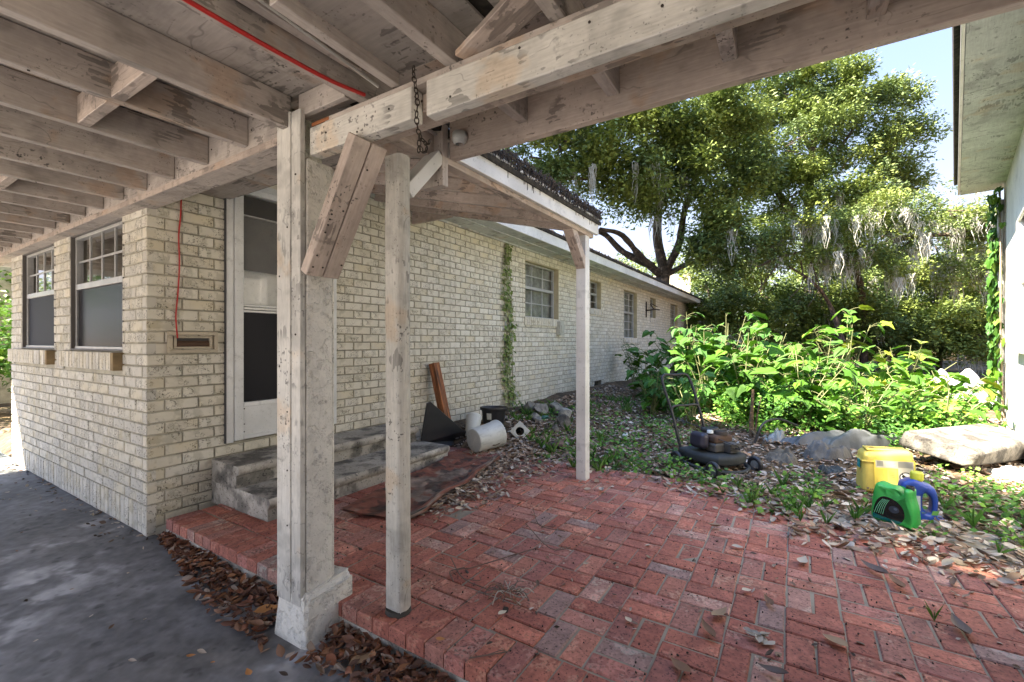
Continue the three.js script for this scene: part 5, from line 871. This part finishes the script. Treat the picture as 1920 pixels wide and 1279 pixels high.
  scene.add(stuff(scatter('seed_husks', new THREE.IcosahedronGeometry(1, 0), mat([0.035, 0.022, 0.016], 0.9), dots), 'tiny dark seed husks dotted over the bricks', 'seeds'));
}
function patchPlace(list) { const [x, z, rx, rz] = pick(list), a = rr(0, 6.28), r = Math.sqrt(rnd()); return [x + Math.cos(a) * r * rx, z + Math.sin(a) * r * rz]; }
rnd = mulberry(73);
{
  const low = [], lc = [], tall = [], tc = [], grass = [], gc = [];
  const W1 = [[3.3, 1.8, 0.9, 0.8], [3.2, 4.6, 1.0, 0.6], [4.4, 2.2, 1.4, 0.9], [2.95, 1.95, 0.35, 0.45], [3.6, 1.7, 0.6, 0.5], [4.6, 1.9, 0.8, 0.6], [3.1, 2.55, 0.3, 0.3], [2.75, 2.95, 0.25, 0.3], [2.55, 3.55, 0.28, 0.3], [3.1, 3.7, 0.35, 0.3], [3.5, 4.85, 0.45, 0.35], [3.9, 4.9, 0.5, 0.3], [4.2, 2.4, 0.6, 0.4], [5.2, 1.6, 0.8, 0.7], [4.6, 0.6, 0.6, 0.4], [5.6, 2.3, 0.8, 0.6], [6.2, 1.3, 1.2, 0.8], [2.9, 4.9, 0.3, 0.3], [2.35, 4.9, 0.25, 0.3]];
  for (let k = 0; k < 430; k++) { const [x, z] = patchPlace(W1); if (x < 2.3) continue; low.push(mtx(V(x, Math.max(x < 2.6 ? 0.134 : 0, groundY(x, z)) + rr(0.01, 0.07), z), [rr(-0.5, 0.5), rr(0, 6), rr(-0.5, 0.5)], rr(0.45, 1.0))); lc.push(lin(...pick([[0.09, 0.22, 0.035], [0.13, 0.30, 0.04], [0.07, 0.17, 0.035], [0.18, 0.34, 0.05]]))); }
  const W2 = [[6.3, 3.2, 0.6, 0.5], [7.0, 2.0, 0.8, 0.6], [6.3, 3.6, 1.2, 0.8], [6.2, 4.6, 1.2, 0.7], [7.2, 5.2, 1.2, 0.6], [8.2, 2.4, 1.4, 1.2], [8.4, 4.2, 1.4, 1.2]];
  for (let k = 0; k < 2600; k++) { const [x, z] = patchPlace(W2); if (z > 5.7) continue; tall.push(mtx(V(x, groundY(x, z) + 0.03 + 0.40 * Math.pow(rnd(), 1.6), z), [rr(-0.6, 0.6), rr(0, 6), rr(-0.6, 0.6)], rr(0.7, 1.5))); tc.push(lin(...pick([[0.08, 0.22, 0.03], [0.12, 0.30, 0.035], [0.06, 0.16, 0.03], [0.2, 0.34, 0.05]]))); }
  const tuft = []; for (let i = 0; i < 16; i++) { const a = rr(0, 6.28), l = rr(0.5, 1), g = blade(0.018, l, 0.002), p = g.attributes.position; for (let q = 0; q < p.count; q++) { const z = p.getZ(q); p.setY(q, z * 0.9); p.setZ(q, z * z * 0.55); } g.rotateY(a); tuft.push(g); }
  const TUFT = mergeGeometries(tuft); TUFT.computeVertexNormals();
  const W3 = [[7.0, 1.4, 1.0, 0.6], [2.6, 3.6, 0.45, 0.5], [2.9, 1.9, 0.4, 0.5], [6.0, 1.0, 0.8, 0.5], [3.5, 1.4, 0.6, 0.5], [4.6, 0.45, 0.5, 0.25], [4.9, 0.8, 0.5, 0.4], [2.7, 4.9, 0.6, 0.5], [4.2, 0.45, 0.6, 0.3]];
  for (let k = 0; k < 210; k++) { const [x, z] = patchPlace(W3); if (x < 2.2) continue; grass.push(mtx(V(x, Math.max(x < 2.6 ? 0.13 : 0, groundY(x, z)), z), [rr(-0.2, 0.2), rr(0, 6), rr(-0.2, 0.2)], rr(0.06, 0.19))); gc.push(lin(...pick([[0.12, 0.27, 0.05], [0.09, 0.22, 0.04], [0.17, 0.30, 0.07]]))); }
  scene.add(stuff(scatter('low_weeds', SPRIG_WEED, L.weed, low, lc), 'low green weeds spreading through the dead leaves', 'weeds'), stuff(scatter('undergrowth', SPRIG_FINE, L.weed, tall, tc), 'knee-high undergrowth beneath the broad-leaved shrubs', 'undergrowth'), stuff(scatter('grass', TUFT, L.weed, grass, gc), 'loose tufts of grass along the wall and patio edge', 'grass'));
  const g = single('grass_tuft', TUFT, leafMat([0.14, 0.27, 0.05]), 'small grass tuft sprouting from a joint in the bricks', 'grass'); g.position.set(1.62, 0.132, 4.05); { const u = (1752 - 960) / 845, d = (1.31 - 0.13) / ((1165 - 639.5) / 845); g.position.set(EYE[0] + d * (FWD[0] + u * RGT[0]), 0.128, EYE[2] + d * (FWD[1] + u * RGT[1])); } g.scale.setScalar(0.085);
}

// ---------------------------------------------------------------- trees
function mossGeo() { const gs = []; for (let i = 0; i < 17; i++) { const x = rr(-0.13, 0.13), z = rr(-0.13, 0.13), l = rr(0.2, 1.0), w = rr(0.006, 0.017), n = 5, pos = [], idx = []; for (let j = 0; j <= n; j++) { const t = j / n, ww = w * (1 - 0.75 * t), ox = x + 0.05 * Math.sin(t * 7 + i), oz = z + 0.05 * Math.cos(t * 6 + i * 2); pos.push(ox - ww, -t * l, oz, ox + ww, -t * l, oz + (i % 2 ? ww : -ww)); } for (let j = 0; j < n; j++) idx.push(2 * j, 2 * j + 2, 2 * j + 1, 2 * j + 1, 2 * j + 2, 2 * j + 3); const g = new THREE.BufferGeometry(); g.setAttribute('position', new THREE.Float32BufferAttribute(pos, 3)); g.setIndex(idx); g.computeVertexNormals(); gs.push(g.toNonIndexed()); } return mergeGeometries(gs); }
rnd = mulberry(81); const MOSS = mossGeo();
// blobs: [centre, radius]; limbs: lists of points with two radii
function tree(name, label, blobs, limbs, tones, o = {}) {
  rnd = mulberry(o.seed ?? 5);
  const t = thing(name, label, 'tree', [0, 0, 0], 0, o.group), m = [], c = [], moss = [], tw = [];
  part(t, 'trunk', limbs.map(([p, a, b]) => limb(p, a, b, 9, 4)), M.bark);
  for (const [q, r] of blobs) {
    const subs = Math.max(5, Math.round(r * r * (o.sub ?? 5.2)));
    for (let s = 0; s < subs; s++) {
      const d = V(rr(-1, 1), rr(-0.75, 1), rr(-1, 1)).normalize(), cc = q.clone().addScaledVector(d, r * (0.35 + 0.65 * Math.sqrt(rnd()))), rs = rr(0.36, 0.72) * (o.clump ?? 1), n = Math.round((o.dens ?? 13) * rs * rs * 5), tn = pick(tones);
      if (rnd() < 0.45) tw.push(limb([q.clone().lerp(cc, rr(0.1, 0.4)), q.clone().lerp(cc, 0.7).add(V(rr(-0.1, 0.1), rr(-0.1, 0.15), rr(-0.1, 0.1))), cc], 0.028, 0.008, 5, 2));
      for (let k = 0; k < n; k++) { const e = V(rr(-1, 1) + rr(-0.3, 0.3), rr(-0.5, 0.5) + rr(-0.15, 0.15), rr(-1, 1) + rr(-0.3, 0.3)); if (e.length() > 1) e.multiplyScalar(0.8 * rnd() + 0.1); const p = cc.clone().addScaledVector(e, rs); m.push(mtx(p, [rr(-0.7, 0.7), rr(0, 6.28), rr(-0.7, 0.7)], rr(0.65, 1.15) * (o.leaf ?? 1))); const f = rr(0.8, 1.2); c.push(lin(tn[0] * f, tn[1] * f, tn[2] * f)); }
      if (o.moss && rnd() < o.moss) for (let k = 0; k < 3; k++) moss.push(mtx(cc.clone().add(V(rr(-0.4, 0.4), -0.1, rr(-0.4, 0.4))), [0, rr(0, 6.28), 0], V(rr(0.5, 1), rr(0.4, 1.4) * (o.mossLen ?? 1), rr(0.5, 1))));
    }
  }
  if (tw.length) part(t, 'branch', tw, M.bark);
  t.add(stuff(scatter('crown', SPRIG, L.oak, m, c)));
  if (moss.length) t.add(stuff(scatter('moss', MOSS, L.moss, moss)));
  return t;
}
const B = (d, list) => list.map(([x, y, r, dd = 0]) => [at(x, y, d + dd), r]);
const OAKT = [[0.185, 0.245, 0.055], [0.15, 0.21, 0.055], [0.215, 0.27, 0.06], [0.125, 0.185, 0.055]];
const foot = (px, d) => { const p = at(px, 640, d); p.y = 0.1; return p; };
{ // the big dark oak behind the house
  const d = 14.5, f = foot(1240, 16), s = at(1240, 560, 16);
  tree('live_oak', 'dark spreading oak with twisted limbs standing behind the house eave', B(d, [[985, 290, 1.0, -2], [1050, 265, 1.2, -2], [1130, 250, 1.4, -1], [1215, 235, 1.5], [1290, 225, 1.5], [1350, 260, 1.4], [1270, 300, 1.4, -0.5], [1180, 310, 1.3, -0.5], [1100, 320, 0.9, -1], [1330, 335, 1.3], [1385, 380, 1.1], [1260, 370, 1.0], [1320, 410, 0.9], [1170, 375, 0.8], [1380, 450, 0.9], [1310, 470, 0.6], [1360, 510, 0.7], [1010, 200, 1.6], [1150, 150, 1.8], [1300, 140, 1.6]]),
    [[[f, s, at(1245, 500, 16)], 0.30, 0.24], [[at(1243, 520, 16), at(1200, 480, 15.5), at(1165, 440, 15), at(1125, 430, 14.5)], 0.15, 0.06], [[at(1245, 510, 16), at(1232, 440, 15.8), at(1236, 370, 15), at(1215, 300, 14.5)], 0.17, 0.08], [[at(1248, 510, 16), at(1272, 460, 15.6), at(1285, 390, 15), at(1320, 300, 14.5)], 0.15, 0.06], [[at(1250, 515, 16), at(1300, 490, 16), at(1350, 480, 15.5), at(1400, 440, 15)], 0.11, 0.04], [[at(1225, 500, 16), at(1165, 470, 16), at(1135, 440, 16), at(1080, 430, 15)], 0.14, 0.05], [[at(1235, 370, 15), at(1150, 340, 14), at(1060, 335, 13), at(990, 335, 12.5)], 0.08, 0.03]], OAKT, { seed: 1, moss: 0.06, dens: 19, leaf: 1.45 });
}
{ // tall sunlit oak
  const d = 20, f = foot(1520, 21);
  tree('live_oak', 'tall sunlit oak rising above the yard against the sky', B(d, [[1400, 215, 1.8], [1470, 180, 1.7], [1540, 165, 1.5], [1600, 200, 1.6], [1665, 205, 1.1], [1700, 245, 0.75], [1540, 250, 1.9], [1460, 280, 1.9, -1], [1620, 275, 1.5], [1690, 305, 0.7], [1560, 340, 1.9, -1], [1460, 370, 1.6], [1650, 345, 1.2], [1600, 400, 1.4], [1690, 360, 0.8], [1500, 430, 1.4], [1400, 330, 1.3], [1520, 130, 0.8], [1660, 160, 0.45], [1420, 130, 1.4]]),
    [[[f, at(1520, 520, 21), at(1515, 420, 21), at(1520, 320, 20.5), at(1530, 220, 20)], 0.4, 0.1], [[at(1518, 430, 21), at(1570, 370, 20.5), at(1630, 320, 20), at(1680, 270, 20)], 0.16, 0.05], [[at(1516, 440, 21), at(1470, 380, 20.5), at(1430, 300, 20), at(1400, 230, 20)], 0.17, 0.06], [[at(1520, 330, 20.5), at(1580, 270, 20), at(1620, 210, 20)], 0.11, 0.04], [[at(1525, 290, 20), at(1490, 220, 20), at(1470, 170, 20)], 0.1, 0.04]], OAKT, { seed: 2, moss: 0.03, dens: 15, leaf: 1.55 });
}
{ // low mossy limb reaching across
  const d = 14, f = foot(1620, 17);
  tree('mossy_oak', 'low oak limb hung with pale moss above the shrubs', B(d, [[1440, 460, 0.7], [1500, 445, 0.8], [1560, 425, 0.9], [1630, 405, 1.0], [1700, 400, 1.0], [1770, 395, 1.0], [1830, 390, 0.9], [1800, 435, 0.8], [1720, 445, 0.8], [1640, 455, 0.7], [1850, 450, 0.8], [1880, 420, 0.9], [1590, 480, 0.5], [1530, 490, 0.45], [1780, 500, 0.5], [1680, 500, 0.5], [1840, 520, 0.6]]),
    [[[f, at(1620, 580, 16.5), at(1610, 520, 16), at(1600, 470, 15)], 0.13, 0.09], [[at(1605, 490, 15.5), at(1540, 470, 14.5), at(1470, 480, 14), at(1420, 500, 14)], 0.1, 0.03], [[at(1602, 480, 15.3), at(1680, 450, 14.5), at(1770, 440, 14), at(1850, 450, 14)], 0.11, 0.04], [[at(1580, 640, 15), at(1555, 570, 15), at(1525, 530, 14.5), at(1480, 500, 14)], 0.08, 0.03], [[at(1470, 480, 14), at(1440, 520, 14), at(1410, 560, 14)], 0.03, 0.01], [[at(1500, 480, 14), at(1505, 530, 14), at(1480, 560, 14)], 0.026, 0.01], [[at(1520, 490, 14), at(1535, 540, 14), at(1515, 575, 14)], 0.024, 0.008]], OAKT, { seed: 3, moss: 0.85, mossLen: 0.75, dens: 21, clump: 0.85 });
}
{ // backdrop trees under the mossy limb, one by one
  const spots = [[1330, 545, 19, 1.5, 'shaded tree in the gap between the house roof and the mossy oak'], [1430, 550, 18, 1.7, 'shaded dark tree behind the bleached stem and lime shrubs'], [1540, 555, 18, 1.7, 'dark thicket tree directly below the tall sunlit oak'], [1650, 555, 18, 1.7, 'dark thicket tree behind the tallest lime shrub'], [1760, 560, 17, 1.6, 'dark thicket tree behind the white covered hump'], [1860, 560, 16, 1.6, 'dark thicket tree beside the vine-covered building corner'], [1600, 470, 24, 2.4, 'deep background tree filling the gap under the mossy limb'], [1760, 470, 24, 2.4, 'deep background tree under the sky gap near the white building']];
  spots.forEach(([px, py, d, r, label], i) => tree('thicket_tree', label, [[at(px, py, d), r], [at(px - 45, py + 55, d - 0.5), r * 0.8], [at(px + 45, py + 60, d - 0.5), r * 0.8], [at(px, py + 75, d - 1), r * 0.6]], [[[foot(px, d), at(px + 5, py + 30, d), at(px - 6, py - 10, d)], 0.1, 0.04]], OAKT, { seed: 20 + i, moss: 0.16, mossLen: 0.8, dens: 14, leaf: 1.5, group: 'thicket at the back of the yard' }));
  // beyond them the wood closes up
  rnd = mulberry(29); const m = [], c = [];
  for (let k = 0; k < 7500; k++) { const px = rr(940, 2300), d = rr(27, 36), top = 500 - 70 * Math.sin(px / 90) * wn(px / 40, 2, 5), py = lerp(top, 660, Math.pow(rnd(), 0.9)); m.push(mtx(at(px, py, d), [rr(-0.5, 0.5), rr(0, 6), rr(-0.5, 0.5)], rr(1.3, 2.3))); const t = pick(OAKT), f = rr(0.8, 1.2); c.push(lin(t[0] * f, t[1] * f, t[2] * f)); }
  scene.add(stuff(scatter('distant_wood', SPRIG, L.oak, m, c), 'distant wood closing off the view behind the yard', 'wood'));
}
{ // at the far end of the carport
  const p = V(0.35, 0.1, -7.6);
  tree('roadside_tree', 'leafy tree glimpsed past the far corner of the brick house', [[V(0.6, 1.3, -7.4), 0.9], [V(-0.4, 2.4, -8.6), 1.2], [V(0.3, 0.7, -6.9), 0.6], [V(-1.6, 2.2, -9.5), 1.4], [V(-2.0, 4.2, -5.7), 1.0], [V(-3.2, 4.8, -5.0), 1.0]], [[[p, V(0.3, 1.2, -7.6), V(0.35, 2.6, -7.7), V(0.2, 4.2, -7.8)], 0.22, 0.12]], [[0.16, 0.30, 0.04], [0.11, 0.24, 0.04], [0.2, 0.32, 0.05]], { seed: 41, dens: 13 });  // final crown blobs lie out of view, added to dapple the wall end
}
{ // the street side behind the tripod, mirrored in the house windows, and unseen oaks added over the roof for their shade
  tree('street_oak', 'wide oak on the street side mirrored in the house windows', [[V(-19, 4.2, -6), 2.6], [V(-20, 3.2, -2), 2.4], [V(-18.5, 5.4, -10), 2.8], [V(-20, 4.4, 2), 2.4]], [[[V(-20, 0, -4), V(-20, 2, -4), V(-19.5, 4, -5)], 0.4, 0.2]], OAKT, { seed: 51, sub: 5, dens: 9, leaf: 1.6 });
  tree('unseen_shade_oak', 'unseen oak crown added above the carport to shade the yard', [[V(-1.6, 8.0, -1.6), 1.6], [V(-0.6, 8.2, -3.2), 1.5]], [[[V(1.6, 0, -10.6), V(1.6, 3.5, -10.2), V(1.0, 6.5, -7.2), V(0.2, 8, -3.0)], 0.4, 0.14]], OAKT, { seed: 52, sub: 9, dens: 12, leaf: 1.6 });
  tree('unseen_shade_oak', 'unseen oak added behind the house ridge to shade the dark oak', [[V(6.0, 10.6, -4.6), 1.7], [V(8.2, 11.0, -4.4), 1.8], [V(10.2, 11.4, -4.6), 1.8], [V(12.2, 11.6, -5.0), 1.7], [V(9, 12.4, -6.2), 1.8]], [[[V(9, 0, -12), V(9, 4, -11.6), V(9, 8, -9), V(9, 11, -5.5)], 0.45, 0.14]], OAKT, { seed: 53, sub: 8, dens: 11, leaf: 1.7 });
}

const renderer = new THREE.WebGLRenderer({ antialias: true });
renderer.setSize(1024, 682);
renderer.shadowMap.enabled = true; renderer.shadowMap.type = THREE.PCFSoftShadowMap;
renderer.toneMapping = THREE.LinearToneMapping;
renderer.toneMappingExposure = EXPOSURE;
renderer.render(scene, camera);
